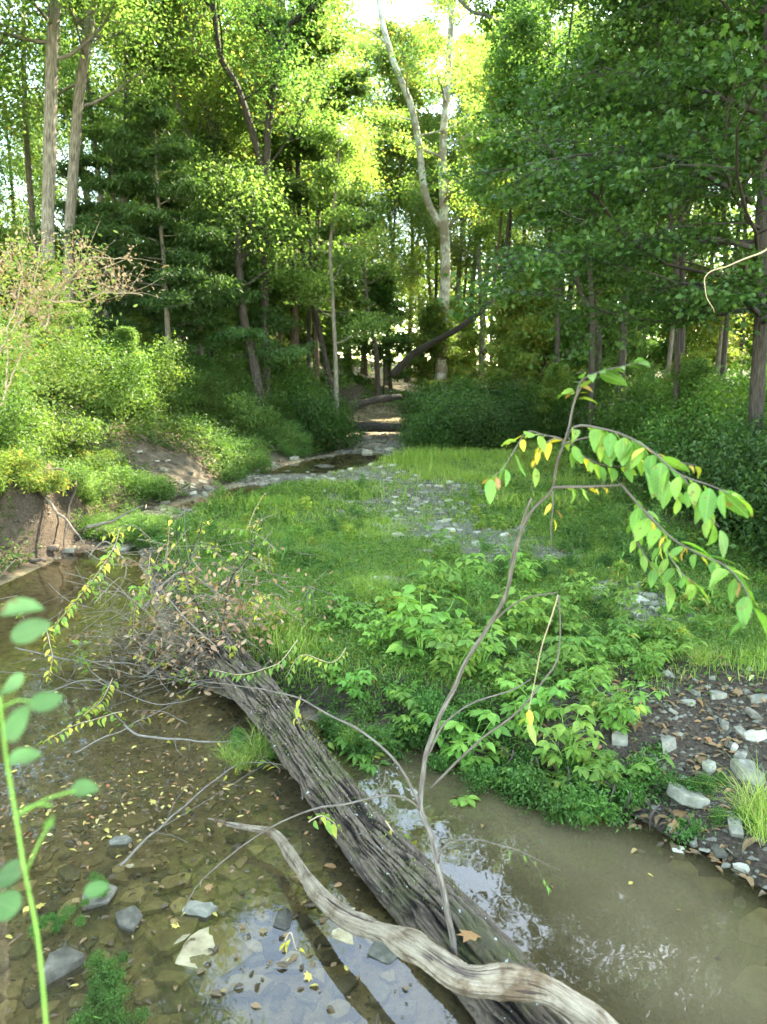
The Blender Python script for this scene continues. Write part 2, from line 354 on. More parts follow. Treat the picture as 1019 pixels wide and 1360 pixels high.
def drift_mat():
    m, nt, out = new_mat("bleached_driftwood"); L = nt.links
    at = nd(nt, "ShaderNodeAttribute"); at.attribute_name = "bark"; ra = nd(nt, "ShaderNodeAttribute"); ra.attribute_name = "rnd"
    tc = nd(nt, "ShaderNodeTexCoord")
    def nz(sx_, sy_, d, r_, dist=0.0, obj=None):
        n = nd(nt, "ShaderNodeTexNoise"); n.inputs["Scale"].default_value = 1; n.inputs["Detail"].default_value = d; n.inputs["Roughness"].default_value = r_; n.inputs["Distortion"].default_value = dist
        mp = nd(nt, "ShaderNodeMapping"); mp.inputs["Scale"].default_value = (sx_, sy_, obj or 1); L.new(at.outputs["Vector"] if obj is None else tc.outputs["Object"], mp.inputs[0]); L.new(mp.outputs[0], n.inputs[0]); return n.outputs[0]
    grain, crack, blot, fine = nz(55, 9, 8, .7, .4), nz(20, 3.5, 5, .6, 1.2), nz(9, 9, 6, .65, 0, 9), nz(70, 70, 3, .6, 0, 70)
    r = ramp(nt, [(.30, (.17, .125, .08)), (.5, (.28, .225, .155)), (.72, (.38, .32, .235))]); L.new(grain, r.inputs[0])
    rb = ramp(nt, [(.36, (.45, .36, .28)), (.52, (.95, .92, .88)), (.7, (1.15, 1.13, 1.1))]); L.new(blot, rb.inputs[0])
    c = mixc(nt, 1.0, r.outputs[0], rb.outputs[0], 'MULTIPLY')
    rc = ramp(nt, [(.33, (1, 1, 1)), (.39, (0, 0, 0))]); L.new(crack, rc.inputs[0])
    c = mixc(nt, math_(nt, 'MULTIPLY', rc.outputs[0], .8), c, (.05, .032, .026))
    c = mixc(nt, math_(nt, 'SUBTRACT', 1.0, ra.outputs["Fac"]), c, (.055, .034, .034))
    pb = nd(nt, "ShaderNodeBsdfPrincipled"); L.new(c, pb.inputs["Base Color"]); pb.inputs["Roughness"].default_value = .85; pb.inputs["Specular IOR Level"].default_value = .2
    h = math_(nt, 'SUBTRACT', math_(nt, 'ADD', math_(nt, 'MULTIPLY', grain, .6), math_(nt, 'MULTIPLY', fine, .25)), math_(nt, 'MULTIPLY', rc.outputs[0], .5))
    bp = nd(nt, "ShaderNodeBump"); bp.inputs["Strength"].default_value = 1; bp.inputs["Distance"].default_value = .012
    L.new(h, bp.inputs["Height"]); L.new(bp.outputs[0], pb.inputs["Normal"]); L.new(pb.outputs[0], out.inputs[0])
    return m
M['drift'] = drift_mat()

def stone_mat(name, c1, c2, c3, wet=False):
    m, nt, out = new_mat(name); L = nt.links
    tc = nd(nt, "ShaderNodeTexCoord"); oi = nd(nt, "ShaderNodeObjectInfo")
    va = nd(nt, "ShaderNodeVectorMath"); va.operation = 'ADD'; L.new(tc.outputs["Object"], va.inputs[0])
    sc_ = nd(nt, "ShaderNodeVectorMath"); sc_.operation = 'SCALE'; L.new(oi.outputs["Location"], sc_.inputs[0]); sc_.inputs["Scale"].default_value = 3.7
    L.new(sc_.outputs[0], va.inputs[1])
    n1 = nd(nt, "ShaderNodeTexNoise"); n1.inputs["Scale"].default_value = 2.5; n1.inputs["Detail"].default_value = 10; n1.inputs["Roughness"].default_value = .7; L.new(va.outputs[0], n1.inputs[0])
    r = ramp(nt, [(.3, c1), (.52, c2), (.72, c3)]); L.new(n1.outputs[0], r.inputs[0])
    hs = nd(nt, "ShaderNodeHueSaturation"); L.new(r.outputs[0], hs.inputs["Color"])
    L.new(math_(nt, 'MULTIPLY_ADD', oi.outputs["Random"], .8, .6), hs.inputs["Value"])
    pb = nd(nt, "ShaderNodeBsdfPrincipled"); L.new(hs.outputs[0], pb.inputs["Base Color"]); pb.inputs["Roughness"].default_value = .6 if wet else .9; pb.inputs["Specular IOR Level"].default_value = .25
    bp = nd(nt, "ShaderNodeBump"); bp.inputs["Strength"].default_value = .5; bp.inputs["Distance"].default_value = .01
    L.new(n1.outputs[0], bp.inputs["Height"]); L.new(bp.outputs[0], pb.inputs["Normal"]); L.new(pb.outputs[0], out.inputs[0])
    return m
M['st_grey'] = stone_mat("stone_grey", (.09, .083, .058), (.19, .175, .125), (.32, .295, .225))
M['st_pale'] = stone_mat("stone_pale", (.20, .18, .13), (.32, .29, .215), (.45, .415, .32))
M['st_olive'] = stone_mat("stone_silted", (.18, .14, .07), (.35, .285, .155), (.48, .41, .25), True)
M['st_wet'] = stone_mat("stone_wet_dark", (.035, .03, .022), (.09, .078, .055), (.18, .16, .115), True)

# ------------------------------------------------------------------ terrain
ZUP = ([0, 9, 10.5, 12, 14, 16, 19, 24, 40, 80], [0, 0, .08, .10, .10, .24, .24, .45, .9, 2.0])
ZB = ([0, 6, 9, 10, 11.3, 12.4, 14.2, 15, 15.8, 17.0, 19, 20.3, 24, 40, 80], [-.09, -.08, -.05, .05, .10, .03, .03, .2, .18, .13, .16, .33, .45, .9, 2.0])
zup = lambda y: np.interp(y, *ZUP)
def shore(lst):
    o = []
    for px, py in lst:
        z = 0.0
        for _ in range(12): p = pz(px, py, z); z = .5 * z + .5 * float(zup(p[1]))
        o.append(p[:2])
    return np.array(o)
LS = shore([(-700, 1250), (-420, 1000), (-200, 850), (0, 772), (90, 728), (160, 690), (230, 668), (290, 650), (345, 624), (400, 610), (448, 600), (455, 580), (452, 566), (440, 548)])
RS = shore([(545, 548), (545, 566), (552, 590), (552, 612), (480, 628), (410, 642), (350, 664), (285, 684), (222, 706), (200, 745), (220, 800), (240, 860), (300, 912), (380, 940), (440, 955), (520, 965), (600, 985), (680, 1020), (760, 1045), (850, 1080), (900, 1110), (960, 1132), (1019, 1175), (1200, 1250), (1500, 1330)])
NS = np.array([(1.55 * 2, 1.6), (1.2, 1.25), (0, 1.15), (-.9, 1.5), (-1.4, 2.0), (-2.4, 1.9), (-5.5, 1.4)])
POLY = np.concatenate([LS, RS, NS])
def dpoly(X, Y, P):
    d = np.full(X.shape, 1e9)
    for a, b in zip(P[:-1], P[1:]):
        ab = b - a; t = np.clip(((X - a[0]) * ab[0] + (Y - a[1]) * ab[1]) / (ab @ ab), 0, 1)
        d = np.minimum(d, np.hypot(X - a[0] - t * ab[0], Y - a[1] - t * ab[1]))
    return d
def inside(X, Y, P):
    c = np.zeros(X.shape, bool); n = len(P)
    for i in range(n):
        a = P[i]; b = P[(i + 1) % n]
        m = ((a[1] > Y) != (b[1] > Y)); xx = (b[0] - a[0]) * (Y - a[1]) / (b[1] - a[1] + 1e-12) + a[0]
        c ^= m & (X < xx)
    return c
LOGA, LOGB = pz(285, 885, .05)[:2], pz(735, 1400, .0)[:2]
SOILC = pz(960, 1000, .3)[:2]
MUDC = pz(245, 625, .45)[:2]; MUD2 = pz(395, 603, .5)[:2]
UC = pz(88, 715, .1)[:2]
MSEG = np.array([pz(222, 588, 1.0)[:2], pz(245, 622, .5)[:2], pz(280, 652, .12)[:2]])
GRAV = [(pz(a, b, .25)[:2], r) for a, b, r in ((490, 640, 1.3), (545, 660, 1.6), (570, 690, 1.1), (640, 715, .8), (540, 700, .7), (860, 800, .55), (520, 780, .35), (430, 628, 1.2), (620, 700, .5), (730, 730, .4))]
def terrain(X, Y):
    X = np.asarray(X, float); Y = np.asarray(Y, float)
    dL, dR, dN = dpoly(X, Y, LS), dpoly(X, Y, RS), dpoly(X, Y, NS)
    ins = inside(X, Y, POLY); P3 = np.stack([X, Y, X * 0], -1)
    n1 = fbm(P3 * .8, 3); n2 = fbm(P3 * 5, 5, 3); n3 = fbm(P3 * .07, 9, 3)
    zs = zup(Y) + .015
    # right of the log the pool is deeper
    ab = LOGB - LOGA; side = (ab[0] * (Y - LOGA[1]) - ab[1] * (X - LOGA[0])) / np.linalg.norm(ab)
    deep = sst(.1, .8, side) * sst(6.2, 5.0, Y)
    bed = np.interp(Y, *ZB) - deep * .33 + n1 * .045 * (1 - deep * .5) + n2 * .02
    shal = sst(0, 1, fbm(P3 * 1.1, 21, 2) * 2) * sst(-2.5, -1.0, -np.abs(Y - 3.7)) * (1 - deep)
    bed = bed + shal * .05
    din = np.minimum(np.minimum(dL, dR), dN); hin = zs + (bed - zs) * sst(0, .45, din)
    bar = zup(Y) + np.interp(Y, [0, 4, 6, 10, 16, 25], [.30, .26, .26, .20, .2, .3]) + .07 * n1 + .012 * n2
    right = bar + .06 * np.maximum(0, X - 4 - .15 * Y) + .25 * sst(6, 14, X)
    wr = .30 + 1.1 * sst(1.0, 2.2, X) * sst(6, 4, Y)
    hR = zs + (right - zs) * sst(-.05, 1, dR / wr)
    hl = zup(Y) + .25 + 1.75 * sst(0.2, 4.2, dL) * np.interp(Y, [0, 14, 20, 30], [1, 1, .7, .5]) + .045 * np.clip(dL, 0, 60) + .12 * n1
    cut = sst(1.3, .5, np.hypot(X - UC[0], Y - UC[1])); hL = zs + (hl + cut * (.45 + .5 * n2 + .3 * n1) * (dL < 2) * sst(2, 1, dL) - zs) * sst(0, .9 - .7 * cut, dL)
    hN = zs + (.45 + .1 * n1 - zs) * sst(0, .8, dN)
    a = sst(-1.2, 1.2, dL - dR); ho = hL * (1 - a) + hR * a
    b = sst(-.8, .8, np.minimum(dL, dR) - dN); ho = ho * (1 - b) + hN * b
    ho = ho + n3 * 1.2 * sst(22, 60, Y)
    h = np.where(ins, hin, ho)
    return h, ins, dL, dR, n1, n2
def H(x, y): return float(terrain(np.array([x]), np.array([y]))[0][0])
def HH(P): return terrain(P[:, 0], P[:, 1])[0]

def zones(X, Y, ins, dL, dR, n1, n2):
    P3 = np.stack([X, Y, X * 0], -1)
    gr = np.zeros(X.shape)
    for c, r in GRAV: gr = np.maximum(gr, .85 * sst(1.0, .35, np.hypot((X - c[0]), (Y - c[1]) * .6) / r + .8 * n2 + .2 * n1))
    gr = gr * (~ins)
    soil0 = sst(1.1, .6, np.hypot(X - UC[0], Y - UC[1])) * sst(.55, .3, dL)
    soil = sst(1.35, .7, np.hypot(X - SOILC[0] - .25, (Y - SOILC[1]) * .9) / 1.15 + .25 * n2)
    soil = np.maximum(soil, soil0)
    mud = np.maximum(sst(1.15, .7, dpoly(X, Y, MSEG) / .75 + .45 * n2), sst(1.2, .8, np.hypot(X - MUD2[0], (Y - MUD2[1]) * .6) / .8 + .4 * n2))
    isbar = (dR < dL) & ~ins
    edge = sst(0.0, .28, dR)
    forest = sst(-.5, 1.2, X - (2.9 + .10 * (Y - 6)) + .5 * n1) * sst(6.2, 7.5, Y) + sst(19.2, 21, Y)
    forest = np.clip(forest, 0, 1)
    grass = isbar * edge * (1 - gr) * (1 - soil) * (1 - forest * .85)
    return grass, gr, soil, mud * (~ins), forest

nu, nv = 460, 620
u = np.linspace(-1, 1, nu); v = np.linspace(0, 1, nv)
gx = np.sinh(u * 5.2) / math.sinh(5.2) * 160; gx = gx * .75 + u * 22 * .25 * 1
gy = -6 + v * 16 * .85 + (np.exp(v * 5.0) - 1) / (math.exp(5.0) - 1) * 190
GX, GY = np.meshgrid(gx, gy)
GZ, ins, dL, dR, n1, n2 = terrain(GX, GY)
gz = zones(GX, GY, ins, dL, dR, n1, n2)
V = np.stack([GX, GY, GZ], -1).reshape(-1, 3)
i = np.arange(nv - 1)[:, None]; j = np.arange(nu - 1)[None]
q = np.stack([i * nu + j, i * nu + j + 1, (i + 1) * nu + j + 1, (i + 1) * nu + j], -1).reshape(-1, 4)

def ground_mat():
    m, nt, out = new_mat("ground_soil_gravel"); L = nt.links
    tc = nd(nt, "ShaderNodeTexCoord")
    def noise(s, d=6, r=.6):
        n = nd(nt, "ShaderNodeTexNoise"); n.inputs["Scale"].default_value = s; n.inputs["Detail"].default_value = d; n.inputs["Roughness"].default_value = r
        L.new(tc.outputs["Object"], n.inputs[0]); return n.outputs[0]
    def attr(n):
        a = nd(nt, "ShaderNodeAttribute"); a.attribute_name = n; return a.outputs["Fac"]
    nA, nB, nC = noise(1.7), noise(9, 8, .7), noise(45, 4, .7)
    r1 = ramp(nt, [(.3, (.035, .027, .018)), (.5, (.085, .062, .038)), (.7, (.15, .11, .07))]); L.new(nB, r1.inputs[0])      # litter and earth
    r2 = ramp(nt, [(.3, (.03, .05, .015)), (.5, (.06, .10, .028)), (.7, (.12, .13, .05))]); L.new(nB, r2.inputs[0])     # mossy turf
    vo = nd(nt, "ShaderNodeTexVoronoi"); vo.inputs["Scale"].default_value = 11; L.new(tc.outputs["Object"], vo.inputs[0])
    sp = nd(nt, "ShaderNodeSeparateColor"); L.new(vo.outputs["Color"], sp.inputs[0])
    r3 = ramp(nt, [(0, (.06, .048, .03)), (.5, (.20, .175, .13)), (1, (.36, .33, .26))]); L.new(sp.outputs[0], r3.inputs[0])   # gravel
    vs = nd(nt, "ShaderNodeTexVoronoi"); vs.feature = 'DISTANCE_TO_EDGE'; vs.inputs["Scale"].default_value = 11; L.new(tc.outputs["Object"], vs.inputs[0])
    ed = nd(nt, "ShaderNodeMapRange"); ed.inputs[2].default_value = .08; L.new(vs.outputs[0], ed.inputs[0])
    grav = mixc(nt, ed.outputs[0], (.07, .055, .04), r3.outputs[0])
    r4 = ramp(nt, [(.3, (.035, .028, .018)), (.5, (.085, .068, .045)), (.7, (.16, .13, .09))]); L.new(nB, r4.inputs[0])     # bare mud
    r5 = ramp(nt, [(.3, (.07, .055, .025)), (.5, (.28, .22, .12)), (.7, (.42, .35, .21))]); L.new(nB, r5.inputs[0])     # silty bed
    r6 = ramp(nt, [(.3, (.022, .016, .010)), (.5, (.055, .040, .026)), (.7, (.11, .086, .058))]); L.new(nC, r6.inputs[0])  # dark soil
    c = mixc(nt, attr("z_grass"), r1.outputs[0], r2.outputs[0])
    c = mixc(nt, attr("z_bed"), c, r5.outputs[0])
    ge = nd(nt, "ShaderNodeNewGeometry"); c = mixc(nt, attr("z_margin"), c, r6.outputs[0]); c = mixc(nt, attr("z_dry"), c, grav)
    c = mixc(nt, attr("z_gravel"), c, grav)
    c = mixc(nt, attr("z_soil"), c, r6.outputs[0])
    c = mixc(nt, attr("z_mud"), c, r4.outputs[0])
    pb = nd(nt, "ShaderNodeBsdfPrincipled"); L.new(c, pb.inputs["Base Color"]); pb.inputs["Roughness"].default_value = .9; pb.inputs["Specular IOR Level"].default_value = .2
    hh = math_(nt, 'ADD', math_(nt, 'MULTIPLY', nB, .7), math_(nt, 'MULTIPLY', nC, .3))
    bp = nd(nt, "ShaderNodeBump"); bp.inputs["Strength"].default_value = .9; bp.inputs["Distance"].default_value = .05
    L.new(hh, bp.inputs["Height"]); L.new(bp.outputs[0], pb.inputs["Normal"]); L.new(pb.outputs[0], out.inputs[0])
    return m
g = Geo(); g.add(V, q); ground = g.obj("ground", ground_mat(), smooth=True); tag(ground, kind="structure")
me = ground.data
dry = ins & (np.interp(GY, *ZB) > zup(GY) - .05)
for nm, arr in (("z_grass", gz[0]), ("z_gravel", gz[1]), ("z_soil", gz[2]), ("z_mud", gz[3]), ("z_bed", ins.astype(float)), ("z_margin", .75 * sst(-.015, .02, GZ - zup(GY)) * sst(.5, .1, np.where(ins, 0, np.minimum(dL, dR)))), ("z_dry", dry.astype(float) * sst(24, 20, GY))):
    a = me.attributes.new(nm, 'FLOAT', 'POINT'); a.data.foreach_set("value", arr.astype(np.float32).ravel())

# ------------------------------------------------------------------ water
def water_mat():
    m, nt, out = new_mat("muddy_water"); L = nt.links
    at = nd(nt, "ShaderNodeAttribute"); at.attribute_name = "depth"
    tc = nd(nt, "ShaderNodeTexCoord")
    nz = nd(nt, "ShaderNodeTexNoise"); nz.inputs["Scale"].default_value = 1.3; nz.inputs["Detail"].default_value = 3; L.new(tc.outputs["Object"], nz.inputs[0])
    # suspended silt: the share of light it stops grows with the depth of the water
    ex = math_(nt, 'SUBTRACT', 1.0, math_(nt, 'POWER', 2.718, math_(nt, 'MULTIPLY', at.outputs["Fac"], -2.7)))
    tr = nd(nt, "ShaderNodeBsdfTransparent"); tr.inputs[0].default_value = (.86, .80, .62, 1)
    df = nd(nt, "ShaderNodeBsdfDiffuse")
    r = ramp(nt, [(.35, (.115, .088, .042)), (.65, (.16, .125, .064))]); L.new(nz.outputs[0], r.inputs[0]); L.new(r.outputs[0], df.inputs[0])
    m1 = nd(nt, "ShaderNodeMixShader"); L.new(ex, m1.inputs[0]); L.new(tr.outputs[0], m1.inputs[1]); L.new(df.outputs[0], m1.inputs[2])
    gl = nd(nt, "ShaderNodeBsdfGlossy"); gl.inputs["Roughness"].default_value = .015
    n2_ = nd(nt, "ShaderNodeTexNoise"); n2_.inputs["Scale"].default_value = 5; n2_.inputs["Detail"].default_value = 2; L.new(tc.outputs["Object"], n2_.inputs[0])
    bp = nd(nt, "ShaderNodeBump"); bp.inputs["Strength"].default_value = .06; bp.inputs["Distance"].default_value = .02; L.new(n2_.outputs[0], bp.inputs["Height"])
    L.new(bp.outputs[0], gl.inputs["Normal"])
    fr = nd(nt, "ShaderNodeFresnel"); fr.inputs[0].default_value = 1.5; L.new(bp.outputs[0], fr.inputs["Normal"])
    m2 = nd(nt, "ShaderNodeMixShader"); L.new(fr.outputs[0], m2.inputs[0]); L.new(m1.outputs[0], m2.inputs[1]); L.new(gl.outputs[0], m2.inputs[2])
    L.new(m2.outputs[0], out.inputs[0]); return m
M['water'] = water_mat()
for (x0, x1, y0, y1, z) in ((-9, 6, .6, 9.8, 0.0), (-6, 0, 12.0, 14.9, .095), (-3, 2.2, 15.4, 19.8, .225)):
    xs = np.linspace(x0, x1, 150); ys = np.linspace(y0, y1, 120); X, Y = np.meshgrid(xs, ys)
    dep = np.maximum(0, z - terrain(X, Y)[0])
    g = Geo(); i = np.arange(119)[:, None]; j = np.arange(149)[None]
    g.add(np.stack([X, Y, X * 0 + z], -1), np.stack([i * 150 + j, i * 150 + j + 1, (i + 1) * 150 + j + 1, (i + 1) * 150 + j], -1).reshape(-1, 4))
    o = g.obj("water", M['water']); tag(o, kind="structure")
    a = o.data.attributes.new("depth", 'FLOAT', 'POINT'); a.data.foreach_set("value", dep.astype(np.float32).ravel())

# ------------------------------------------------------------------ trees
def unit(v): v = np.asarray(v, float); return v / (np.linalg.norm(v) + 1e-9)
class Tree:
    def __init__(s, seed, levels=3, leaf='diamond', lsize=.12, lper=10, spread=.2, flat=.5, droop=0.0, up=.12, wander=.16, kids=(6, 5), lenf=(.5, .45), sides=(8, 5, 3, 3), foliage_level=2):
        s.rg = np.random.default_rng(seed); s.W = Geo(); s.Lf = Geo(); s.levels = levels; s.leaf = leaf; s.lsize = lsize; s.lper = lper
        s.spread = spread; s.flat = flat; s.droop = droop; s.up = up; s.wander = wander; s.kids = kids; s.lenf = lenf; s.sides = sides; s.tips = []; s.tdir = []; s.fl = foliage_level
    def branch(s, p, d, L, r, lev):
        rg = s.rg; n = (8, 6, 4, 3)[min(lev, 3)]; P = [np.array(p, float)]; d = unit(d); st = L / n
        for k in range(n):
            d = unit(d + rg.normal(0, s.wander, 3) + np.array((0, 0, s.up if lev < 2 else -s.droop)))
            P.append(P[-1] + d * st)
        P = np.array(P); R = np.linspace(r, r * .3, n + 1)
        if r > .0035: tube(s.W, P, R, s.sides[min(lev, 3)], cap=False)
        if lev >= s.fl or lev == s.levels:
            ts = np.linspace(.25, 1, 4 if lev == s.levels else 3)
            for t in ts:
                k = t * n; a = int(min(k, n - 1)); s.tips.append(P[a] + (P[a + 1] - P[a]) * (k - a)); s.tdir.append(d)
        if lev < s.levels:
            K = s.kids[min(lev - 1, len(s.kids) - 1)] if lev > 0 else 0
            for m in range(K):
                t = (.28 + .72 * (m + rg.random()) / K); k = t * n; a = int(min(k, n - 1)); q = P[a] + (P[a + 1] - P[a]) * (k - a)
                dd = unit(P[a + 1] - P[a]); sd = unit(np.cross(dd, (0, 0, 1)) + 1e-3) * (1 if m % 2 else -1)
                ang = rg.uniform(.55, 1.05); out_ = unit(dd * math.cos(ang) + sd * math.sin(ang) + rg.normal(0, .18, 3) * np.array((1, 1, .8)))
                s.branch(q, out_, L * s.lenf[min(lev - 1, len(s.lenf) - 1)] * rg.uniform(.7, 1.15) * (1.1 - .5 * t), r * .45 * (1.15 - .6 * t), lev + 1)
    def trunk(s, P, r0, r1, limbs=16, base=.35, L0=3.0, L1=1.0, elev=(.15, .9), sides=10, flare=True, az=None, n=26, bump=True):
        rg = s.rg; P = resample(P, n); m = len(P); R = np.linspace(r0, r1, m)
        if flare: R = R * (1 + .5 * np.exp(-np.linspace(0, 1, m) * 22))
        lump = (lambda th, u, R_: R_ * .10 * vnoise(np.stack([np.cos(th) * 1.5, np.sin(th) * 1.5, u * 1.2], -1), 4)) if bump else None
        tube(s.W, P, R, sides, disp=lump, cap=False)
        for k in range(limbs):
            t = base + (1 - base) * (k + rg.random() * .8) / limbs; q = min(t, .995) * (m - 1); a = int(q)
            p = P[a] + (P[a + 1] - P[a]) * (q - a); A = k * 2.399 + rg.normal(0, .35) if az is None else rg.uniform(*az)
            e = elev[0] + (elev[1] - elev[0]) * (t - base) / (1 - base) + rg.normal(0, .12)
            L = (L0 + (L1 - L0) * ((t - base) / (1 - base)) ** 1.3) * rg.uniform(.75, 1.2)
            s.branch(p, (math.cos(A) * math.cos(e), math.sin(A) * math.cos(e), math.sin(e)), L, R[a] * .42 * rg.uniform(.7, 1), 1)
    def foliage(s, keep=None):
        rg = s.rg; T = np.array(s.tips)
        if keep is not None: T = T[keep(T)]
        if len(T) == 0: return
        T = np.repeat(T, s.lper, axis=0); n = len(T)
        T = T + rg.normal(size=(n, 3)) * s.spread * np.array((1, 1, s.flat))
        D = rdirs(n, rg, .6) + np.array((0, 0, -.35)); U = np.array((0, 0, 1.)) + rg.normal(0, .45, (n, 3))
        # clumps share a tone a little
        rn = np.clip(.5 + .30 * rg.normal(size=n) + .35 * vnoise(T * 1.4, 8), 0, 1)
        leaves(s.Lf, T, D, U, s.lsize * rg.uniform(.6, 1.25, n), s.leaf, rn, rg)
    def build(s, name, loc, bark, leafm, label, cat="tree", group=None, wood="trunk", fol="crown", keep=None):
        s.foliage(keep)
        e = empty(name, loc, label, cat, group)
        if s.W.n: s.W.obj(wood, bark, e, True)
        if s.Lf.n: s.Lf.obj(fol, leafm, e)
        return e

def place(o, x, y, rz=0.0, s=1.0, dz=-.05, sz=None):
    o.location = (x, y, H(x, y) + dz); o.rotation_euler = (0, 0, rz); o.scale = (s, s, s if sz is None else sz)

# prototypes of forest trees
def proto_tree(seed, h, r, name, bark, leafm, label, limbs=20, base=.3, L0=3.2, L1=1.0, **kw):
    t = Tree(seed, **kw); rg = t.rg
    P = [(0, 0, 0)] + [(rg.normal(0, .03 * h * z_), rg.normal(0, .03 * h * z_), h * z_) for z_ in (.25, .5, .75, 1)]
    t.trunk(P, r, r * .2, limbs, base, L0, L1)
    return t.build(name, (0, 0, 0), M[bark], M[leafm], label)
PR = {}
PR['y1'] = proto_tree(11, 15, .17, "forest_tree", 'bk_grey', 'lf_yel', "", 24, .22, 3.4, 1.2, lsize=.11, lper=11, spread=.38, flat=.7)
PR['y2'] = proto_tree(12, 13, .13, "forest_tree", 'bk_brown', 'lf_yel', "", 22, .12, 2.4, 1.0, lsize=.11, lper=11, spread=.38, flat=.7)
PR['m1'] = proto_tree(13, 16, .20, "forest_tree", 'bk_grey', 'lf_mid', "", 24, .28, 3.4, 1.3, lsize=.11, lper=11, spread=.38, flat=.7)
PR['m2'] = proto_tree(14, 12, .12, "forest_tree", 'bk_dark', 'lf_mid', "", 22, .12, 2.4, .9, lsize=.11, lper=11, spread=.38, flat=.7)
PR['d1'] = proto_tree(15, 14, .2, "forest_tree", 'bk_dark', 'lf_dark', "", 26, .18, 3.8, 1.3, lsize=.12, lper=17, spread=.32, flat=.5)
PR['u1'] = proto_tree(16, 5.5, .05, "understory_tree", 'bk_brown', 'lf_mid', "", 20, .08, 1.8, .7, lsize=.12, lper=12, spread=.2, flat=.35)
PR['u2'] = proto_tree(17, 4.2, .04, "understory_tree", 'bk_dark', 'lf_yel', "", 18, .08, 1.6, .6, lsize=.12, lper=12, spread=.2, flat=.35)
PR['k3'] = proto_tree(21, 15, .10, "slender_trunk_tree", 'bk_grey', 'lf_yel', "", 10, .62, 1.8, .8, lsize=.12, lper=10, spread=.32)
PR['k1'] = proto_tree(18, 14, .085, "slender_trunk_tree", 'bk_dark', 'lf_mid', "", 13, .5, 1.8, .8, lsize=.13, lper=11, spread=.28)
PR['k2'] = proto_tree(19, 12, .06, "slender_trunk_tree", 'bk_brown', 'lf_yel', "", 12, .5, 1.5, .7, lsize=.13, lper=11, spread=.28)
PR['w1'] = proto_tree(20, 15, .24, "forest_tree", 'bk_grey', 'lf_mid', "", 24, .50, 5.6, 2.6, lsize=.12, lper=13, spread=.34, flat=.6, kids=(8, 5))
used = {}
def inst(key, x, y, rz, s, label, group, cat="tree", dz=-.1, sz=None):
    o = PR[key] if key not in used else copy_tree(PR[key]); used[key] = 1
    place(o, x, y, rz, s, dz, sz); tag(o, label, cat, group); return o

R_ = random.Random(3)
def scatter_band(keys, n, x0, x1, y0, y1, s0, s1, label, group, mind=2.2, avoid=None, cat="tree", hmax=None):
    pts = []; tries = 0
    while len(pts) < n and tries < 4000:
        tries += 1; x, y = R_.uniform(x0, x1), R_.uniform(y0, y1)
        if avoid and avoid(x, y): continue
        if all((x - a) ** 2 + (y - b) ** 2 > mind ** 2 for a, b in pts):
            pts.append((x, y)); s = R_.uniform(s0, s1); inst(R_.choice(keys), x, y, R_.uniform(0, 6.28), s, label, group, cat)
creek = lambda x, y: -2.6 < x < 1.6 and y < 36
FAR_ = "trees deep in the wood"
scatter_band(['y1', 'y2', 'y1', 'm1'], 20, -12, 16, 38, 62, .9, 1.2, "slender sunlit yellow-green tree deep in the wood behind the white-barked tree", "sunlit trees at the back of the wood", 2.6)
scatter_band(['y1', 'm1', 'm2', 'y2'], 15, -34, -8, 26, 50, .95, 1.25, "tall leafy tree in the wood behind the left bank", "tall trees behind the left bank", 2.8)
scatter_band(['m1', 'y1', 'y2', 'm2', 'y2'], 13, 9, 34, 26, 50, .85, 1.1, "leafy tree in the wood behind the dark shrubs on the right", "trees behind the right shrubs", 2.6)
scatter_band(['m1', 'm2', 'y1'], 8, -19, -8, 15, 24, .9, 1.15, "broad green tree standing on the left bank behind the two grey trunks", "trees on the left bank", 2.6, lambda x, y: x > -4 - .38 * y + 1 or (y < 17 and x > -.56 * y))
scatter_band(['u1', 'u2'], 34, -16, 20, 23, 42, .8, 1.4, "small understory tree leafed down to the ground between the far trunks", "understory trees", 1.6, creek)
scatter_band(['k3', 'k1', 'k2', 'k3'], 21, -10.5, -1.8, 20, 38, .8, 1.15, "thin bare-stemmed tree among those left of the far creek", "thin trunks left of the far creek", 1.2, lambda x, y: x > -1.2 - .09 * y + 1.6)
scatter_band(['k1', 'k3', 'k2', 'k1'], 22, 2.5, 15, 20.5, 36, .8, 1.15, "thin bare-stemmed tree standing behind the shrubs right of the clearing", "thin trunks behind the right shrubs", 1.3, lambda x, y: x < .081 * y + 1.6)
for x, y, k_, s_ in ((.4, 42, 'k2', 1.5), (2.9, 45, 'k1', 1.45), (-1.2, 47, 'y2', 1.45), (4.6, 43, 'k2', 1.5), (1.6, 50, 'y2', 1.5), (6.2, 48, 'y1', 1.35), (-3.0, 41, 'y2', 1.3)):
    inst(k_, x, y, x * 3, s_, 'tall thin-crowned tree against the sky behind the forked sycamore', 'tall trees against the sky')
# the wood that shades the clearing from the right; unseen trees on the left
for x, y, k, s in ((7.6, 6.5, 'w1', 1.0), (9.5, 9.5, 'w1', 1.1), (8.2, 11.5, 'w1', 1.12), (11, 13, 'd1', 1.15), (11.5, 17, 'w1', 1.1), (13, 20, 'm1', 1.15), (14.5, 15, 'm1', 1.2), (15, 11, 'm1', 1.2), (14, 24, 'm1', 1.1), (10.5, 4.5, 'm2', 1.1), (17, 19, 'y1', 1.3)):
    inst(k, x, y, x * 7 + y, s, "tall tree of the wood right of the grassy clearing", "trees right of the clearing")
for x, y, k, s in ((-7, 7.5, 'w1', 1.0), (-5.0, 8.1, 'w1', 1.05), (-7.9, 12.6, 'w1', 1.15), (-11, 11, 'y1', 1.05), (-13, 2, 'm1', 1.1)):  # the wide-crowned ones are added out of view to break up the sky's reflection
    inst(k, x, y, x * 7 + y, s, "tall unseen tree left of the muddy creek", "unseen trees left of the creek")

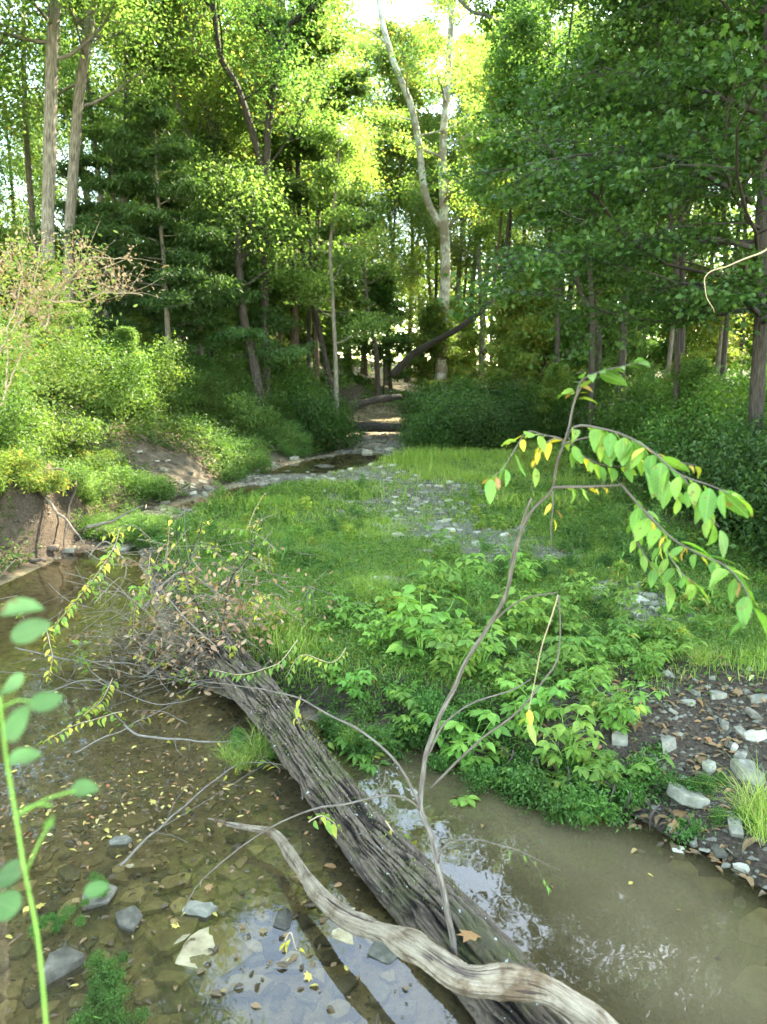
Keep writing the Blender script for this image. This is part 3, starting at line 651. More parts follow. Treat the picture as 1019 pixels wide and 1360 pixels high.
# ---- trees the photograph singles out
def pix_tree(name, base, stems, d, rpx, seed, bark, leafm, label, limbs=14, basef=.4, L0=2.4, L1=1.0, ext=4, kw=None, tk=None):
    """stems: list of pixel paths at depth d, the first starting at the base; ext: metres continued above the last pixel"""
    b = pd(*base, d); b[2] = H(b[0], b[1]) - .1
    t = Tree(seed, **(kw or {})); first = True
    for k, st in enumerate(stems):
        pts, r0, r1 = st[0], st[1], st[2]
        P = [pd(px, py, d + (q[2] if len(q) > 2 else 0)) - b if True else None for q in pts for px, py in [q[:2]]]
        if first: P = [np.zeros(3)] + P
        if ext and P[-1][2] > 6:
            dv = unit(P[-1] - P[-2]) * .6 + np.array((0, 0, .4)); P.append(P[-1] + unit(dv) * ext)
        t.trunk(P, r0 * d / F / 2, r1 * d / F / 2, limbs if first else int(limbs * .7), basef if first else .3, L0, L1, flare=first, **(tk or {}))
        first = False
    return t.build(name, tuple(b), M[bark], M[leafm], label)
KB = dict(lsize=.10, lper=6, spread=.30, flat=.7)
pix_tree("tall_tree", (64, 420), [([(64, 330), (66, 200), (70, 60), (74, -60)], 17, 12)], 16, 0, 31, 'bk_grey', 'lf_mid', "straight tree with a thick pale grey trunk at the left edge of the wood", 18, .45, 2.4, 1.4, 5, dict(lsize=.10, lper=7, spread=.3, flat=.7))
pix_tree("tall_tree", (88, 430), [([(92, 330), (100, 190), (106, 120), (118, 40), (126, -60)], 14, 10)], 17, 0, 32, 'bk_grey', 'lf_mid', "leaning grey trunk just right of the thick pale one on the left bank", 18, .45, 2.4, 1.4, 4, dict(lsize=.10, lper=7, spread=.3, flat=.7))
pix_tree("forked_tree", (316, 440), [([(308, 345), (300, 280), (288, 215), (276, 140), (264, 85), (246, 20), (240, -40)], 13, 7), ([(290, 250), (268, 205), (246, 168), (225, 100), (215, 20)], 8, 4)], 22, 0, 33, 'bk_grey', 'lf_yel', "grey forked tree with sinuous stems above the dark evergreens", 14, .5, 2.2, 1, 3, KB)
pix_tree("dark_tree", (354, 530), [([(352, 420), (352, 330), (354, 240), (356, 170), (366, 100), (374, 58), (388, 28), (432, -2)], 12, 6), ([(353, 250), (346, 215), (326, 145), (312, 108), (294, 78), (286, 30)], 9, 5)], 20, 0, 34, 'bk_dark', 'lf_mid', "tree with two curving near-black stems rising over the creek bend", 10, .5, 2.0, .9, 2, KB)
pix_tree("slender_tree", (394, 530), [([(391, 420), (390, 330), (384, 230), (374, 150), (372, 50), (376, -40)], 12, 8)], 24, 0, 35, 'bk_brown', 'lf_yel', "slender straight brown tree left of the far creek bed", 16, .4, 2.3, 1, 4, KB)
pix_tree("thin_sapling_tree", (448, 582), [([(446, 480), (442, 400), (439, 330), (446, 250), (452, 180)], 7, 3)], 20, 0, 36, 'bk_grey', 'lf_mid', "thin pale sapling standing right at the left shore of the far pool", 10, .35, 1.3, .5, 0, dict(lsize=.10, lper=7, spread=.18))
pix_tree("slender_tree", (420, 545), [([(420, 480), (418, 380), (422, 300), (428, 180), (430, 60)], 9, 5)], 25, 0, 37, 'bk_brown', 'lf_yel', "thin brown tree between the slender straight tree and the pale sapling", 14, .4, 2.0, .9, 2, KB)
pix_tree("leaning_tree", (352, 535), [([(335, 470), (325, 430), (318, 360), (312, 250)], 15, 7)], 19, 0, 38, 'bk_dark', 'lf_mid', "short dark trunk leaning left under the evergreens", 10, .6, 1.8, .8, 0, KB)
pix_tree("slender_tree", (284, 520), [([(283, 450), (281, 380), (284, 250), (290, 120)], 8, 5)], 21, 0, 39, 'bk_dark', 'lf_yel', "dark thin trunk hidden between the evergreens and the forked tree", 12, .45, 2, .9, 0, KB)
pix_tree("white_barked_tree", (586, 500), [([(588, 440), (592, 360), (590, 300), (588, 215), (590, 165), (596, 90), (600, 20)], 16, 6), ([(590, 305), (576, 285), (564, 255), (556, 190), (546, 140), (522, 80), (506, 22), (500, -30)], 10, 5)], 32, 0, 40, 'bk_white', 'lf_yel', "tall forked sycamore with patchy white bark in the middle of the wood", 15, .40, 2.6, 1.2, 2, dict(lsize=.13, lper=7, spread=.28, kids=(5, 4)))
pix_tree("tall_tree", (744, 500), [([(744, 400), (744, 272), (744, 200), (739, 130), (727, 80), (714, 45), (698, -5)], 13, 7), ([(727, 82), (705, 62), (688, 48), (650, 22), (620, 10)], 6, 3)], 26, 0, 41, 'bk_grey', 'lf_yel', "grey tree whose bare curved top stands against the sky on the right", 9, .35, 2.0, .9, 2, dict(lsize=.12, lper=6, spread=.24))
pix_tree("straight_tree", (826, 500), [([(829, 430), (835, 325), (840, 200), (842, 60)], 10, 7)], 20, 0, 42, 'bk_dark', 'lf_dark', "straight near-black trunk behind the top of the leaning shoot", 14, .45, 2.4, 1, 2, KB)
pix_tree("straight_tree", (720, 510), [([(724, 440), (727, 370), (731, 260), (728, 120)], 14, 8)], 24, 0, 43, 'bk_dark', 'lf_mid', "stout dark trunk left of the grey tree with the curved top", 14, .45, 2.4, 1, 2, KB)
pix_tree("slender_tree", (744, 500), [([(752, 430), (762, 350), (765, 240), (770, 100)], 9, 5)], 27, 0, 44, 'bk_dark', 'lf_mid', "thin dark trunk leaning right beside the stout dark trunk", 12, .45, 2.2, 1, 2, KB)
pix_tree("crooked_tree", (796, 505), [([(796, 470), (795, 440), (784, 410), (772, 392), (760, 330), (762, 220)], 8, 4)], 22, 0, 45, 'bk_dark', 'lf_mid', "crooked dark trunk bending left before the straight near-black one", 10, .5, 2.0, .9, 0, KB)
pix_tree("slender_tree", (908, 500), [([(907, 430), (906, 350), (902, 250), (900, 120)], 8, 5)], 19, 0, 46, 'bk_dark', 'lf_dark', "thin dark trunk between the straight black one and the right edge", 12, .4, 2.2, 1, 2, KB)
pix_tree("slender_tree", (676, 500), [([(690, 400), (697, 300), (700, 150)], 7, 4)], 30, 0, 47, 'bk_brown', 'lf_yel', "thin brown trunk just right of the white-barked tree", 12, .45, 2.0, 1, 2, KB)
pix_tree("slender_tree", (502, 520), [([(500, 470), (490, 420), (484, 370), (478, 250)], 7, 4)], 34, 0, 48, 'bk_brown', 'lf_yel', "thin leaning trunk in the sunny gap above the far creek", 12, .45, 1.8, .9, 2, KB)
pix_tree("slender_tree", (640, 500), [([(640, 420), (636, 330), (640, 230), (650, 130)], 7, 4)], 38, 0, 49, 'bk_grey', 'lf_yel', "far slender grey trunk in the gap right of the sycamore", 12, .4, 2.0, .9, 1, KB)

# evergreen cedars left of centre
def cedar(seed, h, base, label, px, py, d, L0=1.9, path=None, lp=10):
    b = pd(px, py, d); b[2] = H(b[0], b[1]) - .1
    t = Tree(seed, leaf='narrow', lsize=.13, lper=lp, spread=.13, flat=.35, up=.0, droop=.05, kids=(8, 4), lenf=(.42, .4), wander=.1)
    t.trunk(path or [(0, 0, 0), (.05, 0, h * .4), (-.05, .05, h * .75), (0, 0, h)], .085, .02, 34, base, L0, .35, elev=(-.05, .25), sides=8)
    return t.build("cedar_tree", tuple(b), M['bk_grey'], M['lf_cedar'], label)
cedar(51, 6.4, .32, "feathery dark evergreen with a bare pale grey trunk on the left bank", 224, 505, 18)
cedar(52, 7.0, .22, "tallest feathery dark evergreen at the back of the group", 305, 500, 21.5, 2.3)
cedar(53, 5.6, .18, "dark evergreen spreading over the bank just above the mud slope", 268, 500, 19.5, 2.2)
cedar(54, 6.0, .2, "leftmost dark evergreen behind the two grey trunks", 165, 470, 19, 2.3)

# the dark maple whose layers hang over the right half
def maple(seed, px, py, d, path, label, rx, limbs, az, L0, L1, base=.25, lsize=.08, lp=5, lf='lf_dark', extra=None, kids=(9, 5)):
    b = pd(px, py, d); b[2] = H(b[0], b[1]) - .1
    t = Tree(seed, leaf='maple', lsize=lsize, lper=lp, spread=.15, flat=.28, up=.02, droop=.06, kids=kids, lenf=(.40, .42), wander=.11)
    P = [np.zeros(3)] + [pd(x, y, d) - b for x, y in path]
    t.trunk(P, rx * d / F / 2, rx * d / F / 5, limbs, base, L0, L1, elev=(-.02, .55), az=az)
    if extra: extra(t, b)
    return t.build("maple_tree", tuple(b), M['bk_dark'], M[lf], label)
def ex1(t, b):
    for pts in ([(1000, 268), (960, 246), (900, 214), (840, 200), (740, 210)], [(1008, 330), (930, 315), (860, 318), (780, 330), (700, 335)], [(1010, 150), (900, 110), (800, 90)], [(1010, 420), (985, 395), (950, 380), (900, 375)]):
        P = resample([pd(x, y, 12 - i_ * .5) - b for i_, (x, y) in enumerate(pts)], 14); tube(t.W, P, np.linspace(.05, .012, 14), 6, cap=False)
        for k in range(2, 14, 1):
            for sg in (-1, 1):
                dd = unit(P[min(k + 1, 13)] - P[k - 1]); sd = unit(np.cross(dd, (0, 0, 1)))
                t.branch(P[k], dd * .6 + sd * sg * .9 + t.rg.normal(0, .12, 3), t.rg.uniform(.8, 1.5), .012, 2)
maple(61, 1012, 500, 12, [(1012, 400), (1011, 300), (1019, 200), (1022, 60), (1020, -60), (1010, -250), (990, -420)], "big dark-trunked maple at the right edge spreading layers of dark leaves", 20, 30, (math.pi * .45, math.pi * 1.75), 4.4, 3.0, .24, extra=ex1)
maple(62, 905, 500, 14.5, [(900, 400), (890, 280), (880, 120), (870, -20)], "understory maple hung with dark leaves behind the big right-hand maple", 9, 15, None, 2.4, 1.4, .45, lp=6)
maple(63, 790, 500, 17, [(786, 400), (775, 300), (768, 200), (765, 90)], "slim dark maple in front of the grey tree with the curved top", 8, 12, None, 2.0, 1.0, .5, lp=5)
maple(64, 455, 560, 23, [(420, 420), (400, 320), (395, 150), (398, 20)], "broad-leaved tree reaching over the creek left of the sunny gap", 9, 20, None, 2.5, 1.3, .3, lsize=.12, lp=6, lf='lf_mid')

# ---- distant wood, one mass past the last trees
def mass(name, n, f, mat, size, seed, kind='diamond'):
    rg = np.random.default_rng(seed); P = f(rg, n); n = len(P); g = Geo()
    D = rdirs(n, rg, .7); U = np.array((0, 0, 1.)) + rg.normal(0, .6, (n, 3))
    leaves(g, P, D, U, size * rg.uniform(.6, 1.3, n), kind, np.clip(.5 + .28 * rg.normal(size=n) + .3 * vnoise(P * .5, 3), 0, 1), rg)
    o = g.obj(name, mat); return o
def fw(rg, n):
    a = rg.uniform(-1.05, 1.05, n); r = rg.uniform(60, 76, n); x = np.sin(a) * r; y = np.cos(a) * r
    top = 9 + 5 * vnoise(np.stack([x * .12, y * .12, x * 0], -1), 5) + 4 * np.abs(a)
    z = HH(np.stack([x, y], -1)) + rg.random(n) ** .8 * top
    return np.stack([x, y, z], -1)
tag(mass("distant_wood", 90000, fw, M['lf_yel'], .5, 5), "sunlit leaves of the far wood seen between the trunks", "foliage", kind="stuff")

# ------------------------------------------------------------------ shrubs and bank plants
def shrub(seed, h, w_, stems, leafm, leaf='diamond', lsize=.07, lper=14, spread=.13, bark='bk_brown', label="", cat="shrub", name="shrub"):
    t = Tree(seed, leaf=leaf, lsize=lsize, lper=lper, spread=spread, flat=.7, up=.08, droop=.02, kids=(6, 4), lenf=(.5, .45), sides=(5, 4, 3, 3), wander=.3)
    for k in range(stems):
        A = k * 2.4 + t.rg.normal(0, .5); e = t.rg.uniform(.25, 1.45); big = 1.5 if t.rg.random() < .25 else 1.0
        t.branch((t.rg.normal(0, .22 * w_), t.rg.normal(0, .22 * w_), 0), (math.cos(A) * math.cos(e) * w_, math.sin(A) * math.cos(e) * w_, math.sin(e) * h), h * t.rg.uniform(.45, 1.1) * big, .012, 1)
    return t.build(name, (0, 0, 0), M[bark], M[leafm], label, cat, wood="stems", fol="foliage")
PR['s1'] = shrub(71, 1.5, 1.0, 13, 'lf_bush', lsize=.075, lper=11, spread=.17)
PR['s2'] = shrub(72, 1.2, 1.2, 12, 'lf_dark', 'ovate', lsize=.075, lper=9, spread=.17)
PR['s3'] = shrub(73, 1.0, 1.0, 12, 'lf_pale', lsize=.05, lper=14, spread=.14)
PR['s4'] = shrub(74, .8, 1.1, 12, 'lf_mid', 'ovate', lsize=.06, lper=9, spread=.13)
PR['s5'] = shrub(75, .9, 1.0, 12, 'lf_pale', 'lance', lsize=.085, lper=9, spread=.13)
# right: dark shrubs edging the clearing
for x, y, k_, s_ in ((4.6, 20.2, 'u2', .45), (6.6, 20.8, 'u1', .5), (7.0, 17.5, 'u2', .5), (5.9, 14.5, 'u1', .38), (8.0, 13.2, 'u1', .5), (6.8, 9.6, 'u1', .4)):
    inst(k_, x, y, x * 3, s_, "bushy young tree rising out of the shrubs right of the clearing", "young trees among the right shrubs", "tree")
def edge_x(y): return 2.9 + .10 * (y - 6)
for k in range(34):
    y = 6.8 + k * .40 + R_.uniform(-.2, .2); x = edge_x(y) + .9 + R_.uniform(0, 1.0) + .04 * y
    inst(R_.choice(['s1', 's2', 's2']), x, y, R_.uniform(0, 6), R_.uniform(.6, 1.05), "dark leafy shrub on the right edge of the grassy clearing", "shrubs along the right edge of the clearing", "shrub")
for k in range(40):
    y = R_.uniform(8, 22); x = edge_x(y) + 2.4 + R_.uniform(0, 6)
    inst(R_.choice(['s1', 's2', 's1']), x, y, R_.uniform(0, 6), R_.uniform(.6, 1.05), "tall dark shrub in the shade beneath the right-hand maples", "shrubs beneath the maples", "shrub")
for k in range(20):
    x = 1.6 + k * .22 + R_.uniform(-.2, .2); y = 19.6 + R_.uniform(0, 3.0)
    inst(R_.choice(['s1', 's2']), x, y, R_.uniform(0, 6), R_.uniform(.6, .95), "dense green shrub closing the far end of the grass by the creek", "shrubs at the far end of the clearing", "shrub")
for x, y, s in ((1.35, 18.7, .85), (1.9, 18.9, 1.0), (2.6, 18.6, .9), (1.5, 20.3, 1.1), (2.5, 20.5, 1.2)):
    inst('s2', x, y, x * 5, s, "dark bush overhanging the right shore of the far pool", "bushes overhanging the far pool", "shrub")
# left bank
n_ = 0
while n_ < 84:
    y = R_.uniform(7.5, 21); x = R_.uniform(-12, -1.2)
    X, Y = np.array([x]), np.array([y]); h_, in_, dl_, dr_, _, _ = terrain(X, Y)
    if in_[0] or dl_[0] < .18 or dl_[0] > 6.5 or dr_[0] < dl_[0]: continue
    if dpoly(X, Y, MSEG)[0] < 1.0 or math.hypot(x - MUD2[0], (y - MUD2[1]) * .6) < .8: continue
    n_ += 1; low = dl_[0] < 1.5
    inst(R_.choice(['s3', 's4', 's5', 's3']), x, y, R_.uniform(0, 6), R_.uniform(.45, .7) if low else R_.uniform(.75, 1.2), "bushy weed clump covering the slope of the left bank", "weedy shrubs on the left bank", "shrub")
for k, (x, y) in enumerate(((-6.4, 11.2), (-7.2, 13), (-5.2, 15.6), (-8.4, 12.2), (-6.6, 15), (-5.0, 17.4), (-5.6, 9.4), (-9.2, 15), (-4.2, 19.2), (-6.0, 18.6))):
    inst(['u1', 'u2'][k % 2], x, y, x * 3, (.28, .36, .3, .45, .4)[k % 5], "knee-high to head-high sapling sticking out of the weeds on the left bank", "saplings on the left bank", "sapling")
for k in range(12):
    x, y = R_.uniform(-4.6, -1.6), R_.uniform(18.5, 24); 
    if H(x, y) - zup(y) < .1: continue
    inst(R_.choice(['s1', 's4', 's2']), x, y, k, R_.uniform(.7, 1.1), "green shrub on the left side of the rocky far creek", "shrubs left of the far creek", "shrub")
for key in list(PR):
    if key not in used:
        inst(key, -6, 9, 0, 1, "leafy shrub on the left bank", "weedy shrubs on the left bank")

# ground cover on the banks and forest floor
def gc_points(rg, n, x0, x1, y0, y1, cond):
    X = rg.uniform(x0, x1, n); Y = y0 + (y1 - y0) * rg.random(n) ** 1.4
    h, in_, dl, dr, a1, a2 = terrain(X, Y); z = zones(X, Y, in_, dl, dr, a1, a2)
    m = cond(X, Y, in_, dl, dr, z, a1, a2); return X[m], Y[m], h[m], a1[m]
rg = np.random.default_rng(90)
X, Y, h_, a1 = gc_points(rg, 150000, -13, -1, 7, 24, lambda X, Y, i_, dl, dr, z, a, b: (~i_) & (dl < dr) & (dl > .03) & (rg.random(len(X)) > z[3] * 1.6) & (rg.random(len(X)) > z[2]))
n = len(X); P = np.stack([X, Y, h_ + rg.random(n) ** 1.5 * (.16 + .2 * np.clip(a1 + .4, 0, 1)) + .01], -1)
g = Geo(); leaves(g, P, rdirs(n, rg, .4), np.array((0, 0, 1.)) + rg.normal(0, .45, (n, 3)), rg.uniform(.03, .075, n) * np.clip(Y / 9, 1, 2.2), 'diamond', np.clip(.45 + .25 * rg.normal(size=n) + .4 * a1, 0, 1))
tag(g.obj("ground_cover", M['lf_pale']), "low pale green weeds covering the left bank", "weeds", kind="stuff")
X, Y, h_, a1 = gc_points(rg, 120000, -1, 24, 6, 40, lambda X, Y, i_, dl, dr, z, a, b: (~i_) & (rg.random(len(X)) < z[4] * (.35 + .65 * (a > -.1))))
n = len(X); P = np.stack([X, Y, h_ + rg.random(n) ** 1.5 * .25 + .01], -1)
g = Geo(); leaves(g, P, rdirs(n, rg, .4), np.array((0, 0, 1.)) + rg.normal(0, .45, (n, 3)), rg.uniform(.04, .09, n) * np.clip(Y / 9, 1, 2.2), 'diamond')
tag(g.obj("ground_cover", M['lf_bush']), "low dark green plants on the forest floor at the right", "ground cover", kind="stuff")

# ------------------------------------------------------------------ grass of the gravel bar
def blades(G, X, Y, Z, hgt, wid, rg, lean=.45, rn=None):
    n = len(X); A = rg.uniform(0, 2 * math.pi, n); B = rg.uniform(0, 2 * math.pi, n); l = rg.random(n) * lean
    s = np.stack([np.cos(A), np.sin(A), A * 0], -1) * wid[:, None] * .5
    d = np.stack([np.cos(B) * l, np.sin(B) * l, np.ones(n)], -1); P = np.stack([X, Y, Z - .01], -1)
    m = P + d * hgt[:, None] * .55; tip = P + d * hgt[:, None] + np.stack([np.cos(B), np.sin(B), -.6 * np.ones(n)], -1) * (l * hgt * .5)[:, None]
    V = np.stack([P - s, P + s, m + s * .8, m - s * .8, tip], 1).reshape(-1, 3); o = np.arange(n)[:, None] * 5
    G.add(V, [np.array([[0, 1, 2, 3]]) + o, np.array([[3, 2, 4]]) + o], np.repeat(rg.random(n) if rn is None else rn, 5))
rg = np.random.default_rng(91)
g = Geo()
for n_, y0, y1, x0, x1, hh_, ww in ((330000, 4.3, 10, -3.2, 5.5, .075, .0045), (230000, 9.5, 21, -5, 7, .10, .009)):
    X = rg.uniform(x0, x1, n_); Y = rg.uniform(y0, y1, n_)
    h, in_, dl, dr, a1, a2 = terrain(X, Y); z = zones(X, Y, in_, dl, dr, a1, a2)
    den = z[0] * np.clip(.62 + .55 * a2 + .45 * a1, .12, 1)
    k = rg.random(n_) < den; X, Y, h, a1, a2 = X[k], Y[k], h[k], a1[k], a2[k]; m = len(X)
    tall = .75 + 1.7 * np.clip(vnoise(np.stack([X * 1.1, Y * 1.1, X * 0], -1), 31), 0, 1) * np.clip(1.3 - X * .25, .25, 1)
    blades(g, X, Y, h, hh_ * tall * rg.uniform(.35, 1.3, m) ** 1.3 * 1.25, np.full(m, ww) * rg.uniform(.7, 1.3, m), rg, .8, np.clip(.45 + .25 * rg.normal(size=m) + .3 * a1, 0, 1))
tag(g.obj("grass", M['grass']), "short bright green grass on the gravel bar", "grass", kind="stuff")
def grass_weed(seed, h, leafm, leaf, ls): return shrub(seed, h, 1.0, 9, leafm, leaf, lsize=ls, lper=4, spread=.025, bark='bk_green', name="weed_clump", cat="plant")
PR['c1'] = grass_weed(81, .20, 'lf_plant', 'lance', .05); PR['c2'] = grass_weed(82, .26, 'lf_mid', 'lance', .04)
for k in range(90):
    x, y = R_.uniform(-2.6, 4.5), 5.0 + 13 * R_.random() ** 1.4
    h_, in_, dl_, dr_, a_, b_ = terrain(np.array([x]), np.array([y])); z_ = zones(np.array([x]), np.array([y]), in_, dl_, dr_, a_, b_)
    if z_[0][0] < .5: continue
    inst(R_.choice(['c1', 'c2']), x, y, k * 1.7, R_.uniform(.5, 1.1), "ragged weed clump standing in the grass of the gravel bar", "weed clumps in the grass", "plant", dz=0)
# low broad leaves mixed in the grass, denser near the water
X, Y, h_, a1 = gc_points(rg, 130000, -3.2, 5, 4.2, 13, lambda X, Y, i_, dl, dr, z, a, b: (~i_) & (dr < dl) & (dr > .02) & (rg.random(len(X)) < (1 - z[1]) * (1 - z[2] * .93) * np.clip(.55 + 1.3 * a + .9 * sst(1.6, 0, dr), .08, 1)))
n = len(X); P = np.stack([X, Y, h_ + rg.random(n) * .09 + .01], -1)
g = Geo(); leaves(g, P, rdirs(n, rg, .35), np.array((0, 0, 1.)) + rg.normal(0, .4, (n, 3)), rg.uniform(.02, .045, n) * np.clip(Y / 7, 1, 1.6), 'diamond', np.clip(.4 + .25 * rg.normal(size=n) + .3 * a1, 0, 1))
tag(g.obj("clover", M['lf_bush']), "low small-leaved ground plants mixed into the grass of the bar", "ground cover", kind="stuff")

# ------------------------------------------------------------------ the fallen log
def ridged(th, u, R_):
    c, s_ = np.cos(th), np.sin(th)
    wv = np.stack([c * 1.2, s_ * 1.2, u * .9], -1)
    tw = vnoise(wv, 40) * .25 + .10 * vnoise(np.stack([c * 3, s_ * 3, u * 9], -1), 44)
    a = np.abs(vnoise(np.stack([np.cos(th + tw) * 9, np.sin(th + tw) * 9, u * 4.5], -1), 41))
    b = np.abs(vnoise(np.stack([np.cos(th + tw) * 21, np.sin(th + tw) * 21, u * 9], -1), 42))
    d = vnoise(np.stack([c * 26, s_ * 26, u * 60], -1), 45)
    return R_ * (.17 * np.minimum(a * 2.6, 1) + .07 * np.minimum(b * 2.4, 1) + .02 * d - .12 + .16 * vnoise(wv * 1.3, 43)) 
lp = [pz(285, 858, .24), pz(323, 900, .21), pz(372, 957, .17), pz(418, 1022, .14), pz(487, 1110, .11), pz(548, 1180, .09), pz(612, 1249, .07), pz(668, 1318, .04), pz(740, 1410, .01), pz(830, 1540, -.01)]
lpath = resample(lp, 900)
lrad = np.interp(np.linspace(0, 1, 900), [0, .1, .3, .6, 1], [.105, .125, .118, .118, .124])
sides = 190
G_ = Geo(); tube(G_, lpath, lrad, sides, disp=ridged, cap=True)
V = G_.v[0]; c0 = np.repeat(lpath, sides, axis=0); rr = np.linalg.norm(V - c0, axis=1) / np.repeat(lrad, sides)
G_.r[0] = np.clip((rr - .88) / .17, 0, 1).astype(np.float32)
logroot = empty("fallen_log", tuple(lpath[340] * [1, 1, 0]), "thick fallen log with deeply furrowed mossy bark lying across the creek", "log")
def child(G, name, mat, root, smooth=True):
    o = G.obj(name, mat, root, smooth); o.matrix_parent_inverse = Matrix.Translation(root.location).inverted(); return o
child(G_, "bark_trunk", M['log'], logroot)
# small moss tufts on it
rg = np.random.default_rng(92); k = rg.integers(0, len(V), 12000); nv_ = (V - c0); nv_ /= np.linalg.norm(nv_, axis=1)[:, None]
pk = V[k]; m_ = (nv_[k, 2] > .25) & (fbm(pk * 4.5, 61, 3) > .22); k = k[m_]; g = Geo(); n = len(k)
leaves(g, V[k], nv_[k] + rg.normal(0, .6, (n, 3)), rdirs(n, rg), rg.uniform(.008, .018, n), 'diamond')
mm = leaf_mat("moss", G3((.05, .055, .012), (.08, .09, .02), (.13, .145, .035)), .2, hue=0)
child(g, "moss", mm, logroot)

# bleached driftwood lying over it
dp = [pz(276, 1087, .09), pz(305, 1093, .09), pz(342, 1099, .10), pz(368, 1112, .10), pz(395, 1148, .11), pz(425, 1186, .12), pz(472, 1224, .15), pz(524, 1244, .21), pz(576, 1274, .27), pz(621, 1298, .29), pz(668, 1302, .28), pz(718, 1313, .26), pz(760, 1336, .22), pz(815, 1385, .15), pz(900, 1480, .1)]
dpath = resample(dp, 500); tt = np.linspace(0, 1, 500); dpath[20:-10] += np.stack([vnoise(dpath[20:-10] * 5 + k * 9.1, 57) for k in range(3)], -1) * .018
drad = np.interp(tt, [0, .06, .17, .22, .3, .42, .55, .66, .75, .85, 1], [.003, .012, .018, .022, .026, .031, .035, .042, .052, .048, .045])
def dd_(th, u, R_):
    c, s_ = np.cos(th), np.sin(th)
    return R_ * (.34 * vnoise(np.stack([c * 1.3, s_ * 1.3, u * 7], -1), 50) + .16 * vnoise(np.stack([c * 3.5, s_ * 3.5, u * 11], -1), 51) + .10 * vnoise(np.stack([c * 9, s_ * 9, u * 9], -1), 52) + .04 * vnoise(np.stack([c * 20, s_ * 20, u * 70], -1), 55)
        - .30 * np.clip(vnoise(np.stack([c * 2.0, s_ * 2.0, u * 7 + 3], -1), 53) - .45, 0, 1) * 2)
G_ = Geo(); tube(G_, dpath, drad, 80, disp=dd_)
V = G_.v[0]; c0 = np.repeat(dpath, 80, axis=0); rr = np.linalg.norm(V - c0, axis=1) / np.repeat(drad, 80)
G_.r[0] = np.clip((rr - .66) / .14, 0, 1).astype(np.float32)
dr = empty("driftwood_branch", tuple(dpath[150] * [1, 1, 0]), "bleached bare driftwood branch lying over the fallen log", "branch")
child(G_, "bleached_wood", M['drift'], dr)

# ------------------------------------------------------------------ near branches, drawn as pixel paths at a depth
def npath(pts, n=24):
    """pts: (px, py, d)"""
    Q = []
    for p in pts:
        q = pd(*p)
        if q[2] < .05 and len(p) > 2 and q[1] < 9.5: q = pz(p[0], p[1], .05)     # keep it above the water
        Q.append(q)
    return resample(Q, n)
def limb(G, pts, r0, r1, sides=8, n=26, jig=.004, seed=1):
    P = npath(pts, n); P[1:-1] += np.stack([vnoise(P[1:-1] * 9 + k * 7.7, seed) for k in range(3)], -1) * jig
    tube(G, P, np.linspace(r0, r1, n), sides, disp=lambda th, u, R_: R_ * .14 * vnoise(np.stack([np.cos(th) * 1.5, np.sin(th) * 1.5, u * 25], -1), seed)); return P
def leaf_row(G, P, t0, t1, n, size, kind, rg, hang=.6, out=.8, rn=None, up=0, pet=.0):
    ts = np.linspace(t0, t1, n); k = ts * (len(P) - 1); a = np.minimum(k.astype(int), len(P) - 2)
    Q = P[a] + (P[a + 1] - P[a]) * (k - a)[:, None]; T = P[a + 1] - P[a]; T /= np.linalg.norm(T, axis=1)[:, None]
    sd = np.cross(T, (0, 0, 1.)); sd /= np.linalg.norm(sd, axis=1)[:, None] + 1e-9; sg = np.where(np.arange(n) % 2, 1, -1)[:, None]
    D = T * .5 + sd * sg * out + np.array((0, 0, -hang + up)) + rg.normal(0, .22, (n, 3))
    D /= np.linalg.norm(D, axis=1)[:, None]
    leaves(G, Q + D * pet, D, np.array((0, 0, 1.)) + sd * sg * .3 + rg.normal(0, .35, (n, 3)), size * rg.uniform(.7, 1.2, n), kind, rn if rn is not None else rg.random(n), rg)

# the tall leafy shoot growing off the log
SD = 2.95
b0 = pz(604, 1268, .26); SD = b0[1]
root = empty("leafy_sapling", tuple(b0), "tall grey shoot rising off the fallen log with drooping leafy top", "sapling")
g = Geo()
main = [(604, 1268, SD), (596, 1220, SD - .02), (590, 1182, SD), (581, 1144, SD + .03), (572, 1106, SD + .06), (560, 1078, SD + .1), (562, 1040, SD + .15), (567, 1000, SD + .18), (582, 957, SD + .2), (600, 922, SD + .2), (622, 875, SD + .18), (648, 832, SD + .15), (668, 800, SD + .1), (677, 760, SD + .05), (688, 715, SD), (708, 676, SD - .05), (732, 650, SD - .1), (738, 618, SD - .15), (750, 585, SD - .2), (757, 566, SD - .2), (765, 530, SD - .2), (778, 506, SD - .2)]
MP = limb(g, main, .0112, .0024, 12, 90, .006, 3); child(g, "stem", M['bk_sap'], root)
rgl = np.random.default_rng(93)
def sbranch(pts, r0, r1, lv=None, mat='bk_sap', seed=5):
    """lv: list of (t0,t1,n,size,hang,rnlo,rnhi)"""
    g = Geo(); P = limb(g, pts, r0, r1, 6, 30, .004, seed); o = child(g, "branch", M[mat], root)
    if lv:
        gl_ = Geo()
        for (t0, t1, n, size, hang, lo, hi) in [(q[0], q[1], int(q[2] * 1.35), q[3], q[4] * .75, q[5], q[6]) for q in lv]: leaf_row(gl_, P, t0, t1, n, size * .52 * rgl.uniform(.65, 1.25, n), 'toothed' if rgl.random() < .7 else 'lance', rgl, hang, rn=rgl.uniform(lo, hi, n), pet=.008)
        f = gl_.obj("foliage", M['lf_sap'], o)
    return P
S1, S2 = SD - .2, SD - .5
sbranch([(765, 530, S1), (772, 506, S1), (800, 494, S1 - .05), (828, 488, S1 - .08), (852, 482, S1 - .1)], 0.0025, 0.0009, [(.05, .6, 7, .13, .3, 0, .7), (.6, 1, 7, .07, .1, .2, .7), (0, .2, 4, .08, .6, .72, 1)])
